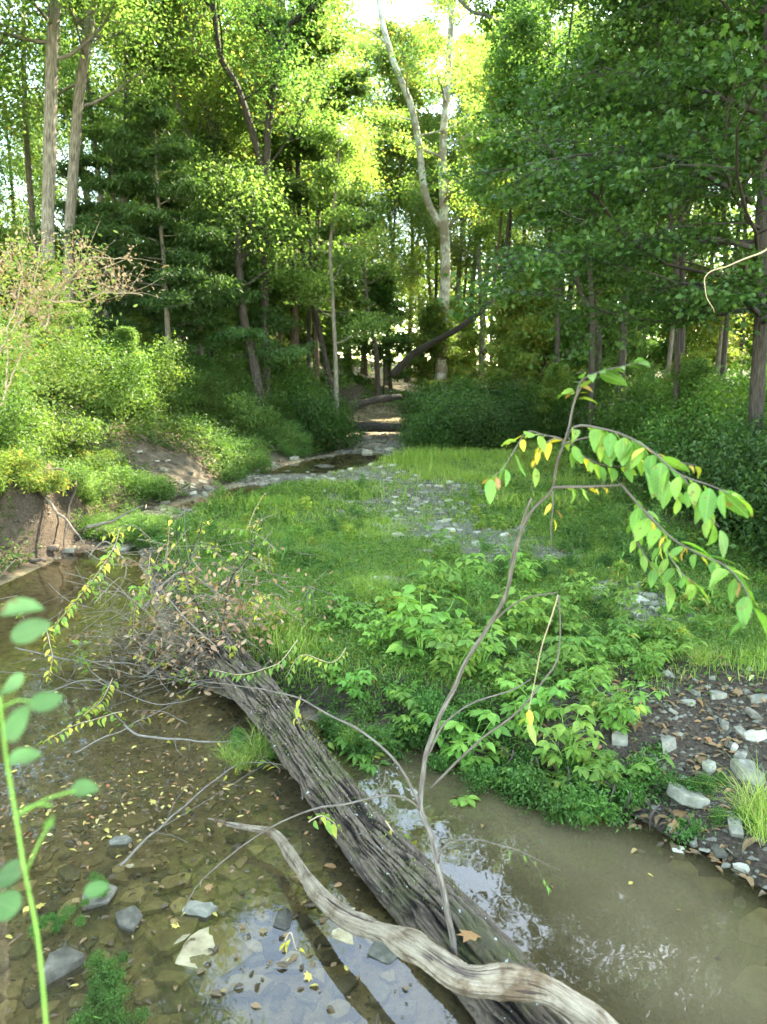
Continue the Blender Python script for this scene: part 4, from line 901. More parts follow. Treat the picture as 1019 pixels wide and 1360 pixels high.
sbranch([(740, 612, S1), (762, 568, S1), (800, 568, S1 - .05), (832, 578, S1 - .1), (872, 604, S1 - .2), (905, 632, S1 - .3), (945, 646, S1 - .35), (968, 655, S1 - .4)], 0.0037, 0.0012, [(.25, 1, 19, .135, .9, 0, .70), (.1, .6, 7, .10, .6, .76, 1)])
sbranch([(748, 590, S1), (790, 580, S1 - .02), (830, 592, S1 - .08), (868, 618, S1 - .1), (900, 660, S1 - .15)], 0.0031, 0.0012, [(.2, 1, 11, .125, 1.0, 0, .72), (.2, .7, 4, .11, .8, .76, .93)])
sbranch([(734, 648, S1 + .05), (778, 646, S1), (825, 643, S1 - .05)], 0.0050, 0.0031, [(.2, .8, 6, .07, .8, .6, .97)])
sbranch([(825, 643, S1 - .05), (850, 672, S1 - .1), (890, 712, S1 - .2), (930, 735, S1 - .3), (965, 752, S1 - .35), (990, 785, S1 - .42), (998, 820, S1 - .45)], 0.0031, 0.0012, [(.1, .75, 12, .12, .5, 0, .7), (.75, 1, 5, .15, .9, 0, .5), (.3, .9, 7, .08, .5, .70, 1)])
sbranch([(828, 645, S1 - .05), (862, 690, S1 - .05), (880, 725, S1 - .1), (905, 760, S1 - .2), (925, 775, S1 - .25)], 0.0025, 0.0009, [(.15, 1, 12, .11, .9, .1, .74), (.2, 1, 6, .07, .9, .7, 1)])
sbranch([(740, 612, S1), (748, 585, S1), (722, 578, S1), (700, 574, S1 - .02), (684, 596, S1 - .05), (668, 622, S1 - .08), (652, 634, S1 - .1)], 0.0025, 0.0009, [(.3, .6, 6, .10, .3, .70, .93), (.7, 1, 4, .12, .8, 0, .6), (.95, 1, 2, .08, .6, .93, 1)])
sbranch([(750, 585, S1), (735, 583, S1), (716, 598, S1), (708, 632, S1), (708, 655, S1)], 0.0019, 0.0009, [(.2, .6, 4, .09, .6, .74, .93)])
sbranch([(734, 648, S1 + .02), (736, 670, S1), (733, 700, S1), (733, 725, S1)], 0.0022, 0.0012, [(.1, .5, 3, .07, .6, .76, 1)])
sbranch([(652, 828, SD + .15), (672, 790, SD + .16), (684, 735, SD + .12), (696, 690, SD + .1), (706, 662, SD + .08)], 0.0062, 0.0037)
sbranch([(648, 832, SD + .15), (680, 806, SD + .1), (705, 792, SD + .05), (740, 787, SD)], 0.0037, 0.0019)
sbranch([(572, 1047, SD + .15), (604, 1015, SD + .15), (642, 980, SD + .1), (686, 948, SD + .05), (720, 905, SD), (741, 870, SD), (742, 790, SD)], 0.0043, 0.0019)
sbranch([(569, 1002, SD + .18), (585, 968, SD + .2), (605, 948, SD + .22), (632, 932, SD + .25), (674, 918, SD + .3), (705, 902, SD + .35)], 0.0043, 0.0019)
sbranch([(558, 1076, SD + .1), (540, 1032, SD + .1), (518, 1002, SD + .12), (481, 972, SD + .2), (436, 948, SD + .3), (387, 924, SD + .45), (330, 912, SD + .6), (270, 905, SD + .8)], 0.0050, 0.0019)
sbranch([(558, 1076, SD + .1), (540, 1062, SD + .06), (510, 1057, SD), (462, 1067, SD - .02), (421, 1073, SD - .05), (380, 1088, SD - .05), (340, 1112, SD - .08), (300, 1142, SD - .1), (262, 1176, SD - .12), (240, 1222, SD - .15)], 0.0043, 0.0012)
sbranch([(494, 1060, SD), (508, 1042, SD), (512, 1022, SD)], 0.0025, 0.0012)
sbranch([(582, 1146, SD + .02), (588, 1128, SD), (606, 1116, SD - .02), (636, 1115, SD - .05), (664, 1123, SD - .08), (694, 1132, SD - .1), (745, 1156, SD - .1)], 0.0031, 0.0009, [(.6, .8, 5, .05, .8, .5, .9)])
sbranch([(694, 1132, SD - .1), (712, 1150, SD - .1), (727, 1176, SD - .1)], 0.0012, 0.0006, [(.7, 1, 4, .05, .8, .1, .5)])
sbranch([(741, 790, SD), (722, 850, SD), (708, 915, SD), (700, 955, SD)], 0.0019, 0.0009, [(.9, 1, 4, .10, 1.2, .76, .9)], 'bk_tan')

sbranch([(905, 632, S1 - .3), (930, 668, S1 - .32), (945, 690, S1 - .34), (955, 700, S1 - .34)], .0025, .001, [(.1, 1, 6, .12, 1.0, 0, .72)])
sbranch([(850, 672, S1 - .1), (840, 700, S1 - .1), (858, 740, S1 - .12), (885, 770, S1 - .15)], .0025, .001, [(.1, 1, 8, .11, .9, 0, .75)])
sbranch([(872, 604, S1 - .2), (900, 612, S1 - .2), (925, 618, S1 - .22)], .002, .001, [(.3, 1, 4, .09, .2, .5, .95)])
sbranch([(752, 575, S1), (770, 600, S1), (800, 616, S1 - .02), (830, 618, S1 - .05)], .0025, .001, [(.1, 1, 9, .09, .9, .2, .93)])
# blurred foreground sprout at the left edge
FD = .72
fr = empty("foreground_sprout", tuple(pd(64, 1420, FD)), "tall green sprout with round leaves close to the lens at the left edge", "plant")
g = Geo(); limb(g, [(66, 1420, FD), (58, 1330, FD), (48, 1240, FD), (34, 1160, FD), (22, 1080, FD), (10, 1010, FD), (4, 950, FD), (0, 925, FD)], 0.0022, 0.0015, 10, 40, .002, 9); child(g, "stem", M['bk_green'], fr)
for (x, y, s_, dx, dy) in ((12, 1010, .06, .9, .35), (70, 1084, .045, -.2, -.6), (14, 985, .075, .2, .9), (30, 1160, .08, -.8, -.5), (112, 1185, .05, .9, .2), (15, 845, .075, .9, .4), (0, 815, .08, .9, .3), (40, 935, .06, 1, .3), (24, 1210, .07, -.7, .2), (30, 910, .07, -.6, -.2), (95, 1050, .055, .9, 0)):
    gl_ = Geo(); p = pd(x, y, FD + random.uniform(-.05, .05)); leaves(gl_, p[None], np.array([[dx, .25, dy * .6]]), np.array([[random.uniform(-.4, .4), -.45, .9]]), s_ * .50, 'round', np.array([random.random()]), width=1.0)
    child(gl_, "leaf", M['lf_fore'], fr)
    # petiole
for a, b in (((22, 1080), (70, 1070)), ((22, 1085), (100, 1050)), ((4, 940), (42, 932)), ((34, 1160), (70, 1090))):
    g = Geo(); tube(g, resample([pd(*a, FD), pd((a[0] + b[0]) / 2, (a[1] + b[1]) / 2 - 6, FD), pd(*b, FD)], 8), .0012, 5); child(g, "leaf_stalk", M['bk_green'], fr)

# hanging bare twig at the right, on the maple
g = Geo(); limb(g, [(1040, 318, 7), (1005, 338, 7), (972, 351, 7), (945, 360, 7), (936, 372, 7), (938, 392, 7), (949, 415, 7)], .010, .003, 8, 30, .01, 4)
tag(g.obj("bare_branch", M['bk_tan'], None, True), "bare pale branch drooping in front of the right-hand maple", "branch")

# ------------------------------------------------------------------ fallen trunks far up the creek
def farlog(pts, r0, r1, mat, label, seed, cat="log", name="fallen_tree"):
    g = Geo(); P = resample([pd(*p) for p in pts], 40)
    tube(g, P, np.linspace(r0, r1, 40), 14, disp=lambda th, u, R_: R_ * .2 * vnoise(np.stack([np.cos(th) * 1.5, np.sin(th) * 1.5, u * 1.8], -1), seed))
    return tag(g.obj(name, M[mat], None, True), label, cat)
farlog([(430, 556, 24), (462, 544, 24), (495, 532, 24.5), (532, 527, 25)], .15, .10, 'bk_dark', "dark fallen trunk sloping up over the far creek bed", 3)
farlog([(440, 566, 22.5), (480, 567, 22.5), (530, 568, 22.8), (548, 566, 23)], .17, .13, 'bk_dark', "low dark log lying level across the far creek bed", 4)
farlog([(520, 500, 30), (545, 474, 30), (575, 455, 29.5), (606, 438, 29), (636, 416, 29), (668, 388, 29)], .15, .08, 'bk_dark', "dead dark trunk leaning against the white-barked sycamore", 5)
farlog([(640, 470, 27), (668, 452, 27), (690, 462, 27), (706, 470, 27)], .10, .05, 'bk_dark', "short dark dead limb bending down right of the sycamore", 6)

# ------------------------------------------------------------------ brush pile at the head of the log
BR = [
 ([(165, 962, 5.2), (185, 975, 5.1), (280, 985, 4.9), (350, 972, 4.8), (430, 948, 4.7)], .008, .003, "long grey twig bending across the left pool below the brush"),
 ([(20, 860, 5.6), (90, 876, 5.5), (170, 882, 5.4), (262, 908, 5.2), (320, 915, 5.0)], .007, .003, "long bare twig reaching left over the pool from the brush"),
 ([(160, 1150, 3.7), (240, 1075, 4.0), (300, 1025, 4.2), (345, 1012, 4.2), (422, 1026, 4.1)], .007, .002, "thin pale twig slanting from the stony shallows up to the log"),
 ([(300, 900, 4.9), (345, 945, 4.7), (385, 1005, 4.4), (402, 1062, 4.1)], .009, .004, "curved dead stick running down the upper side of the log"),
 ([(118, 740, 6.6), (140, 720, 6.6), (165, 745, 6.5), (162, 775, 6.4), (130, 810, 6.2)], .008, .003, "hooked grey twig at the left end of the brush"),
 ([(190, 810, 5.8), (240, 760, 6.0), (300, 800, 5.8), (340, 870, 5.3)], .012, .005, "arched dead branch at the back of the brush"),
 ([(205, 780, 6.0), (232, 800, 5.8), (262, 850, 5.4), (285, 900, 5.0)], .016, .008, "thickest dark stick of the brush pile"),
 ([(230, 870, 5.4), (262, 880, 5.3), (330, 870, 5.2), (372, 882, 5.1)], .006, .003, "level thin stick through the middle of the brush"),
 ([(190, 900, 5.2), (240, 860, 5.3), (275, 830, 5.4), (300, 790, 5.5)], .008, .003, "slanted grey stick crossing the brush"),
 ([(235, 780, 5.6), (262, 715, 5.7), (270, 690, 5.7)], .007, .003, "upright dark twig behind the brush pile"),
 ([(285, 880, 5.1), (272, 820, 5.2), (250, 780, 5.3), (238, 735, 5.4), (234, 700, 5.4)], .009, .003, "dark upright twig forking before the grass"),
 ([(292, 870, 5.1), (300, 800, 5.2), (308, 765, 5.2), (330, 740, 5.2), (350, 690, 5.2)], .008, .003, "tallest dark twig standing in front of the green grass"),
 ([(100, 1000, 4.8), (180, 960, 4.9), (240, 930, 5.0)], .006, .002, "thin stick half sunk in the left pool"),
 ([(60, 920, 5.4), (120, 905, 5.3), (210, 935, 5.1), (270, 925, 5.0)], .006, .002, "crooked thin stick lying on the left pool"),
]
rgb = np.random.default_rng(95)
def dead_branch(pts, r0, r1, label, k):
    P0 = pd(*pts[0]); e = empty("dead_branch", tuple(P0), label, "branch", "dead branches of the brush pile"); g = Geo()
    P = limb(g, pts, r0, r1, 7, 30, .012, k + 11)
    for j in range(7):     # side twigs
        a = int(rgb.integers(5, 27)); d = unit(P[a + 1] - P[a]) * .6 + rgb.normal(0, .6, 3); L = rgb.uniform(.1, .4)
        Q = resample([P[a], P[a] + d * L * .5, P[a] + d * L + rgb.normal(0, .05, 3)], 6); tube(g, Q, np.linspace(r1 * .8, .0012, 6), 4)
    child(g, "stick", M['bk_twig'] if k not in (6, 9, 10, 11) else M['bk_dark'], e)
    gl_ = Geo(); n = 9; Q = P[rgb.integers(8, 30, n)] + rgb.normal(0, .03, (n, 3))
    leaves(gl_, Q, rdirs(n, rgb, .5) + np.array((0, 0, -.6)), rdirs(n, rgb) + np.array((0, 0, 1.)), rgb.uniform(.03, .06, n), 'ovate', rgb.uniform(.2, .9, n), rgb)
    child(gl_, "withered_leaves", M['lf_turn'], e, False)
for k, b in enumerate(BR): dead_branch(*b, k)
# leafy turning branches of the fallen top
TB = [
 ([(160, 700, 6.0), (150, 730, 5.8), (120, 775, 5.5), (90, 810, 5.3), (72, 835, 5.2)], 60, .07, 0.05, .65, "long yellow-green frond drooping over the left pool"),
 ([(200, 735, 6.0), (195, 770, 5.9), (180, 810, 5.8), (178, 850, 5.7)], 42, .055, .2, .7, "yellow frond hanging right of the long drooping one"),
 ([(210, 790, 5.8), (232, 770, 5.8), (205, 815, 5.6), (160, 835, 5.4)], 40, .04, .8, 1, "brown withered frond at the left of the brush"),
 ([(60, 830, 5.0), (70, 870, 4.9), (64, 900, 4.9)], 18, .055, .3, .7, "small yellow-leaved spray above the muddy pool"),
 ([(150, 900, 4.9), (135, 930, 4.8), (110, 950, 4.8)], 30, .06, .1, .6, "yellow-green leafy spray low over the left pool"),
 ([(165, 945, 4.6), (130, 955, 4.6), (95, 965, 4.5), (60, 985, 4.5)], 24, .055, .2, .7, "thin green twig with yellow leaves trailing on the left pool"),
 ([(230, 850, 5.4), (215, 880, 5.2), (195, 875, 5.1), (178, 868, 5.1)], 20, .05, .3, .72, "yellow leafy twig in front of the brush"),
 ([(395, 850, 4.7), (370, 880, 4.6), (320, 895, 4.5), (280, 890, 4.5)], 34, .055, 0, .3, "pale green leafy twig over the upper end of the log"),
 ([(400, 925, 3.9), (392, 945, 3.9), (398, 962, 3.9)], 8, .06, .35, .7, "little yellow leaf spray dangling over the log"),
 ([(305, 765, 5.4), (300, 800, 5.4), (296, 860, 5.3)], 60, .035, .78, 1, "column of brown withered leaves in front of the grass"),
 ([(240, 740, 5.6), (222, 760, 5.6), (225, 700, 5.6)], 30, .035, .5, .95, "spray of curled brown and yellow leaves before the grass"),
 ([(350, 690, 5.4), (330, 700, 5.4), (345, 665, 5.4), (352, 655, 5.4)], 34, .035, .35, .95, "sparse yellow leaves at the tip of the tallest twig"),
 ([(410, 1092, 3.05), (428, 1085, 3.05), (446, 1095, 3.05)], 9, .065, .0, .45, "bright green seedling leaves beside the log and driftwood"),
 ([(512, 1090, 3.0), (528, 1112, 2.98), (545, 1120, 2.95)], 7, .06, .0, .6, "small green leaf spray sprouting on top of the log"),
 ([(460, 860, 4.8), (440, 880, 4.7), (400, 870, 4.7), (380, 900, 4.6)], 34, .05, .0, .5, "green leafy twig beside the brush at the edge of the grass"),
 ([(380, 1250, 2.35), (388, 1238, 2.35), (395, 1262, 2.33)], 3, .06, .60, .72, "bright yellow leaf pair above the stones by the driftwood"),
]
for k, (pts, n, size, lo, hi, label) in enumerate(TB):
    e = empty("leafy_twig", tuple(pd(*pts[0])), label, "twig", "leafy twigs of the fallen top"); g = Geo(); P = limb(g, pts, .0035, .0015, 6, 20, .006, k + 31)
    child(g, "stick", M['bk_tan'], e); gl_ = Geo(); leaf_row(gl_, P, .05, 1, n, size, 'ovate', rgb, .5, 1.0, rgb.uniform(lo, hi, n), pet=.01)
    child(gl_, "foliage", M['lf_turn'], e, False)
# tangle of fine debris caught in the brush
g = Geo()
for k in range(420):
    c = pd(rgb.normal(255, 80), rgb.normal(850, 60), 5.3 + rgb.normal(0, .25)); c[2] = max(c[2], .03)
    d = unit(rgb.normal(0, 1, 3) * np.array((1, .8, .45))); L = rgb.uniform(.1, .35)
    Q = resample([c - d * L, c + rgb.normal(0, .04, 3), c + d * L], 6); tube(g, Q, rgb.uniform(.0012, .004), 3)
tag(g.obj("brush_debris", M['bk_twig'], None, True), "tangle of fine grey twigs caught at the head of the log", "brush", kind="stuff")
g = Geo(); n = 1300; ctr = np.stack([pd(rgb.normal(290, 55), rgb.normal(850, 50), 5.3 + rgb.normal(0, .25)) for _ in range(n)])
ctr[:, 2] = np.maximum(ctr[:, 2], .02); leaves(g, ctr, rdirs(n, rgb), rdirs(n, rgb) + np.array((0, 0, .8)), rgb.uniform(.025, .065, n), 'ovate', rgb.random(n) ** 1.3, rgb)
tag(g.obj("brush_litter", M['lf_dead']), "withered brown leaves caught in the brush", "leaf litter", kind="stuff")

# ------------------------------------------------------------------ seedlings on the bar
def seedling(seed, h, nst, lsz, spread):
    rg = np.random.default_rng(seed); W, Lf = Geo(), Geo()
    for k in range(nst):
        A = k * 2.4 + rg.normal(0, .4); ln = rg.uniform(.15, .6) * spread; hh_ = h * rg.uniform(.65, 1.1)
        P = resample([(0, 0, -.03), (math.cos(A) * ln * .2, math.sin(A) * ln * .2, hh_ * .5), (math.cos(A) * ln * .7, math.sin(A) * ln * .7, hh_)], 10); tube(W, P, np.linspace(.0045, .002, 10), 5)
        for m in range(8):     # leaf stalks, each with a fan of leaflets
            t = .3 + .7 * m / 7; q = P[int(t * 9)]; B = m * 2.4 + rg.normal(0, .4); L = lsz * rg.uniform(1.2, 2.0) * (1.2 - .5 * t)
            d = unit((math.cos(B), math.sin(B), .35)); e = q + d * L; Q = resample([q, q + d * L * .5 + np.array((0, 0, .01)), e], 5); tube(W, Q, .0013, 3)
            nl = 3 if rg.random() < .5 else 5; sd = unit(np.cross(d, (0, 0, 1))); flat = unit((d[0], d[1], -.15))
            D = [flat]; PP = [e]
            for s_ in (-1, 1):
                D.append(unit(flat * .5 + sd * s_ + np.array((0, 0, -.1)))); PP.append(e)
                if nl == 5: D.append(unit(flat * .3 + sd * s_ + np.array((0, 0, -.1)))); PP.append(q + (e - q) * .6)
            n = len(D); leaves(Lf, np.array(PP), np.array(D), np.array((0, 0, 1.)) + rg.normal(0, .22, (n, 3)), lsz * rg.uniform(.75, 1.3, n), 'toothed', np.clip(rg.normal(.5, .15) + rg.normal(0, .12, n), 0, 1), rg, 1.15)
    e = empty("seedling_plant", (0, 0, 0), "", "plant"); W.obj("stems", M['bk_green'], e, True); Lf.obj("foliage", M['lf_plant'], e); return e
for k_ in range(40):
    px, py = float(rgb.normal(250, 95)), float(rgb.normal(835, 70)); d_ = 5.2 + float(rgb.normal(0, .25)); q_ = rgb.normal(0, 1, 2)
    pts = [(px, py, d_), (px + 18 * q_[0], py - 14 - 10 * abs(q_[1]), d_), (px + 40 * q_[0], py - 18 + 8 * q_[1], d_ - .05)]
    e = empty('leafy_twig', tuple(pd(*pts[0])), 'small leafy twig tangled in the brush at the head of the log', 'twig', 'small leafy twigs in the brush'); g = Geo(); P = limb(g, pts, .003, .0012, 5, 14, .006, k_ + 61)
    child(g, 'stick', M['bk_twig'], e); gl_ = Geo(); lo = float(rgb.choice([0, .0, .25, .3, .78])); leaf_row(gl_, P, .1, 1, 14, .055, 'ovate', rgb, .4, 1.0, rgb.uniform(lo, lo + .3, 14), pet=.01)
    child(gl_, 'foliage', M['lf_turn'], e, False)
PR['p1'] = seedling(101, .30, 4, .062, .5); PR['p2'] = seedling(102, .38, 5, .070, .6); PR['p3'] = seedling(103, .22, 5, .054, .6); PR['p4'] = seedling(104, .46, 3, .075, .4)
SEED = [(470, 900, 'p1'), (500, 870, 'p2'), (530, 905, 'p3'), (560, 880, 'p2'), (545, 930, 'p1'), (590, 930, 'p3'), (600, 860, 'p1'), (640, 900, 'p2'), (660, 960, 'p1'), (690, 985, 'p2'), (720, 950, 'p1'), (700, 900, 'p3'), (740, 990, 'p3'), (520, 830, 'p1'), (580, 810, 'p4'), (620, 800, 'p2'), (560, 780, 'p1'), (650, 850, 'p1'), (700, 850, 'p2'), (740, 900, 'p1'), (780, 880, 'p3'), (760, 850, 'p1'), (800, 900, 'p1'), (820, 870, 'p3'), (860, 900, 'p1'), (770, 810, 'p2'), (720, 800, 'p3'), (690, 780, 'p1'), (590, 740, 'p4'), (620, 960, 'p2'), (660, 1000, 'p3'), (570, 960, 'p3'), (490, 930, 'p3'), (440, 890, 'p3'), (850, 850, 'p3'), (880, 880, 'p3'), (790, 950, 'p3'), (820, 960, 'p3'), (480, 960, 'p3'), (540, 850, 'p3'), (640, 760, 'p3'), (605, 905, 'p2'), (675, 925, 'p1'), (735, 840, 'p1'), (515, 790, 'p3'), (430, 850, 'p3'), (460, 840, 'p1')]
for k, (px, py, key) in enumerate(SEED):
    p = pz(px, py, .26); 
    o = inst(key, p[0], p[1], k * 1.3, R_.uniform(.5, 1.2), "leafy green seedling on the near edge of the grassy bar", "seedlings on the near edge of the bar", "plant", dz=0)
PR['t1'] = shrub(76, .22, 1.1, 8, 'lf_bush', 'ovate', lsize=.026, lper=7, spread=.04, bark='bk_green', name="bank_plant", cat="plant")
for k in range(10):
    t = k / 9; px = 440 + t * 390; py = np.interp(px, [440, 520, 600, 680, 760, 850, 900], [945, 955, 972, 1005, 1028, 1060, 1090]) - R_.uniform(8, 46)
    p = pz(px, py, .18); inst('t1', p[0], p[1], k * 2.1, R_.uniform(.6, 1.0), "small-leaved plant hanging over the undercut edge of the bar", "plants along the undercut edge", "plant", dz=-.03)
for px, py, s in ((1005, 1060, .4), (350, 985, .4), (915, 1000, .4), (120, 1315, .3), (150, 1300, .22), (75, 1230, .2), (120, 1180, .18), (160, 1335, .25)):
    p = pz(px, py, .05 if px < 500 else .25); o = inst('t1', p[0], p[1], px * .1, s, "little clump of green leaves sprouting among the stones", "clumps of leaves among the stones", "plant", dz=-.02); o.location.z = max(o.location.z, .035)
for k in range(14):
    a = UC + np.array((R_.uniform(-.7, .7), 0)); yy = a[1] + .25; a3 = np.array((a[0], yy + .25, H(a[0], yy + .25) + .05)); b3 = np.array((a[0] + R_.uniform(-.2, .2), yy - .25, max(.02, H(a[0], yy - .25) + .05)))
    g = Geo(); tube(g, resample([a3, (a3 + b3) / 2 + np.array((R_.uniform(-.1, .1), -.14, .10)), b3], 12), np.linspace(.022, .006, 12) * R_.uniform(.4, 1.2), 6)
    tag(g.obj("bare_root", M['bk_dark'], None, True), "bare root looping down the dark undercut of the left bank", "root", "roots in the undercut left bank")
for k in range(16):
    px = 650 + k * 17 + R_.uniform(-8, 8); py = float(np.interp(px, [600, 680, 760, 850, 960], [985, 1018, 1042, 1078, 1128])); a = pz(px, py - 22, .16); b = pz(px + R_.uniform(-25, 25), py + R_.uniform(4, 20), .0)
    g = Geo(); tube(g, resample([a, (a + b) / 2 + np.array((R_.uniform(-.04, .04), -.03, .03)), b], 10), np.linspace(.006, .002, 10), 5)
    tag(g.obj("bare_root", M['bk_brown'], None, True), "thin bare root hanging down the edge of the bar into the right pool", "root", "roots hanging into the right pool")
# grass tufts by the log and on the right bank
def tuft(seed, n, h): 
    rg = np.random.default_rng(seed); g = Geo(); blades(g, rg.normal(0, .035, n), rg.normal(0, .035, n), np.zeros(n), h * rg.uniform(.5, 1.1, n), rg.uniform(.002, .004, n), rg, 1.3); return g
tm = tuft(5, 160, .20).mesh("grass_tuft"); tm.materials.append(M['grass'])
for k, (px, py, z, s, lab) in enumerate(((345, 1000, .05, 1.0, "grass tuft growing against the left side of the log"), (322, 1018, .03, .8, "low grass tuft in the shallows just left of the log"), (470, 985, .06, .7, "small grass tuft between the log and the bar"), (1005, 1080, .28, 1.2, "grass tuft at the right edge of the stony bank"), (1018, 1110, .25, 1.0, "grass tuft hanging over the water at the right edge"), (300, 1005, .03, .6, "sparse grass tuft left of the brush"), (930, 880, .33, .9, "grass tuft above the brown soil of the right bank"))):
    p = pz(px, py, z); o = bpy.data.objects.new("grass_tuft", tm); col.objects.link(o); o.location = tuple(p); o.scale = (s, s, s); o.rotation_euler = (0, 0, k); tag(o, lab, "grass tuft")

# ------------------------------------------------------------------ stones
def stone_mesh(seed, thick):
    rg = np.random.default_rng(seed); k = int(rg.integers(4, 7)); A = np.sort(rg.uniform(0, 2 * math.pi, k) * .35 + np.arange(k) * 2 * math.pi / k * .65 + np.arange(k) * .0)
    A = np.arange(k) * 2 * math.pi / k + rg.normal(0, .22, k); R = rg.uniform(.36, .56, k); c = np.stack([np.cos(A) * R, np.sin(A) * R * rg.uniform(.6, .95)], -1)
    # subdivide the outline
    pts = []
    for a, b in zip(c, np.roll(c, -1, 0)):
        for t in (0.0, .25, .5, .75): pts.append(a + (b - a) * t)
    O = np.array(pts); O = O * (1 - .03 * np.tile([1, 0, 0, 0], k))[:, None] + rg.normal(0, .008, O.shape); m = len(O)
    rings = []; 
    for s_, z_ in ((.90, -.5), (1.0, -.36), (1.0, .34), (.94, .47), (.6, .5), (.25, .51)):
        q = np.concatenate([O * s_, np.full((m, 1), z_ * thick)], 1); rings.append(q + fbm(q * 4 + seed, seed, 3)[:, None] * np.array((.03, .03, .10 * min(thick, .5) * 2)))
    V = np.concatenate(rings); nr = len(rings); i = np.arange(nr - 1)[:, None]; j = np.arange(m)[None]; j2 = (j + 1) % m
    g = Geo(); g.add(V, [np.stack([i * m + j, i * m + j2, (i + 1) * m + j2, (i + 1) * m + j], -1).reshape(-1, 4), np.arange((nr - 1) * m, nr * m)[None], np.arange(m)[::-1][None]])
    me = g.mesh("stone", True); me.set_sharp_from_angle(angle=math.radians(24))
    return me
SM = {}
for kind_, th_ in (('flat', .16), ('slab', .28), ('block', .55)):
    for mt in ('st_grey', 'st_pale', 'st_olive', 'st_wet'):
        for k in range(4):
            me = stone_mesh(200 + k * 7 + len(kind_), th_); me.materials.append(M[mt]); SM[(kind_, mt, k)] = me
def stone(x, y, z, size, kind_, mt, label, group=None, tilt=.12, rz=None, name="stone", v=None):
    o = bpy.data.objects.new(name, SM[(kind_, mt, R_.randrange(4) if v is None else v)]); col.objects.link(o); o.location = (x, y, z); o.scale = (size, size * R_.uniform(.75, 1.1), size * R_.uniform(.8, 1.1))
    o.rotation_euler = (R_.gauss(0, tilt), R_.gauss(0, tilt), R_.uniform(0, 6.28) if rz is None else rz); return tag(o, label, "stone", group)

# ------------------------------------------------------------------ dry twiggy bush in the sun at the far left
e = empty("dry_bush", tuple(pd(20, 560, 7.5)), "sun-bleached bare twiggy bush with tan seed heads at the left edge", "shrub"); gl_ = Geo()
for pts in ([(0, 540), (30, 470), (60, 420), (75, 385)], [(-10, 480), (20, 440), (50, 400), (95, 370)], [(10, 520), (14, 430), (30, 360), (25, 320)], [(0, 470), (40, 395), (50, 340), (60, 320)], [(70, 400), (110, 350), (140, 340), (175, 350)], [(0, 420), (-5, 380), (10, 330)], [(55, 400), (100, 400), (140, 390), (190, 392)], [(60, 440), (80, 380), (118, 362)]):
    g = Geo(); P = limb(g, [(x, y, 7.5) for x, y in pts], .012, .004, 6, 20, .03, int(pts[0][1]))
    for j in range(22):
        a = int(rgb.integers(6, 19)); d = unit(rgb.normal(0, 1, 3) + np.array((.3, 0, .7))); L = rgb.uniform(.15, .5); Q = resample([P[a], P[a] + d * L * .5, P[a] + d * L + rgb.normal(0, .05, 3)], 6); tube(g, Q, np.linspace(.003, .001, 6), 3)
        n = 9; leaves(gl_, Q[rgb.integers(1, 6, n)] + rgb.normal(0, .03, (n, 3)), rdirs(n, rgb), rdirs(n, rgb), rgb.uniform(.02, .05, n), 'ovate', rgb.uniform(.5, 1, n), rgb)
    child(g, "stem", M['bk_tan'], e)
child(gl_, "seed_heads", M['lf_dead'], e, False)
g = Geo(); n = 2600; c_ = np.stack([pd(rgb.uniform(-30, 130), rgb.uniform(330, 520), 7.6 + rgb.normal(0, .4)) for _ in range(130)]); c_ = np.repeat(c_, 20, axis=0) + rgb.normal(0, .10, (n, 3))
leaves(g, c_, rdirs(n, rgb, .5), rdirs(n, rgb) + np.array((0, 0, .8)), rgb.uniform(.03, .065, n), 'ovate'); child(g, "foliage", M['lf_yel'], e, False)
PR['f1'] = shrub(79, .5, 1.1, 9, 'lf_yel', 'lance', lsize=.07, lper=8, spread=.08, bark='bk_green', name="fern_bush")
for px, py, s_, lab in ((30, 705, .8, "bright yellow-green feathery bush on the left shore below the dry bush"), (120, 655, .6, "small yellow-green bush above the undercut of the left bank"), (258, 600, .5, "yellowish little bush beside the bare mud slope")):
    p = pz(px, py, .3); o = PR['f1'] if px == 30 else copy_tree(PR['f1']); place(o, p[0], p[1], px, s_); tag(o, lab, "shrub")
for k in range(26):
    t = R_.random() * 1.9; q = MSEG[int(t)] + (MSEG[int(t) + 1] - MSEG[int(t)]) * (t - int(t)); x, y = q[0] + R_.gauss(0, .35), q[1] + R_.gauss(0, .45)
    stone(x, y, H(x, y) + .01, R_.uniform(.07, .24), R_.choice(['flat', 'slab']), R_.choice(['st_grey', 'st_wet', 'st_pale']), "loose stone lying on the bare mud slope of the left bank", "stones on the mud slope", .3, name="slope_stone")
for k in range(18):
    x, y = UC[0] + R_.uniform(-1.0, 1.1), UC[1] + R_.uniform(-.1, .9)
    inst('s4', x, y, k, R_.uniform(.2, .4), "weed drooping over the dark undercut of the left bank", "weeds over the undercut", "plant", dz=-.02)
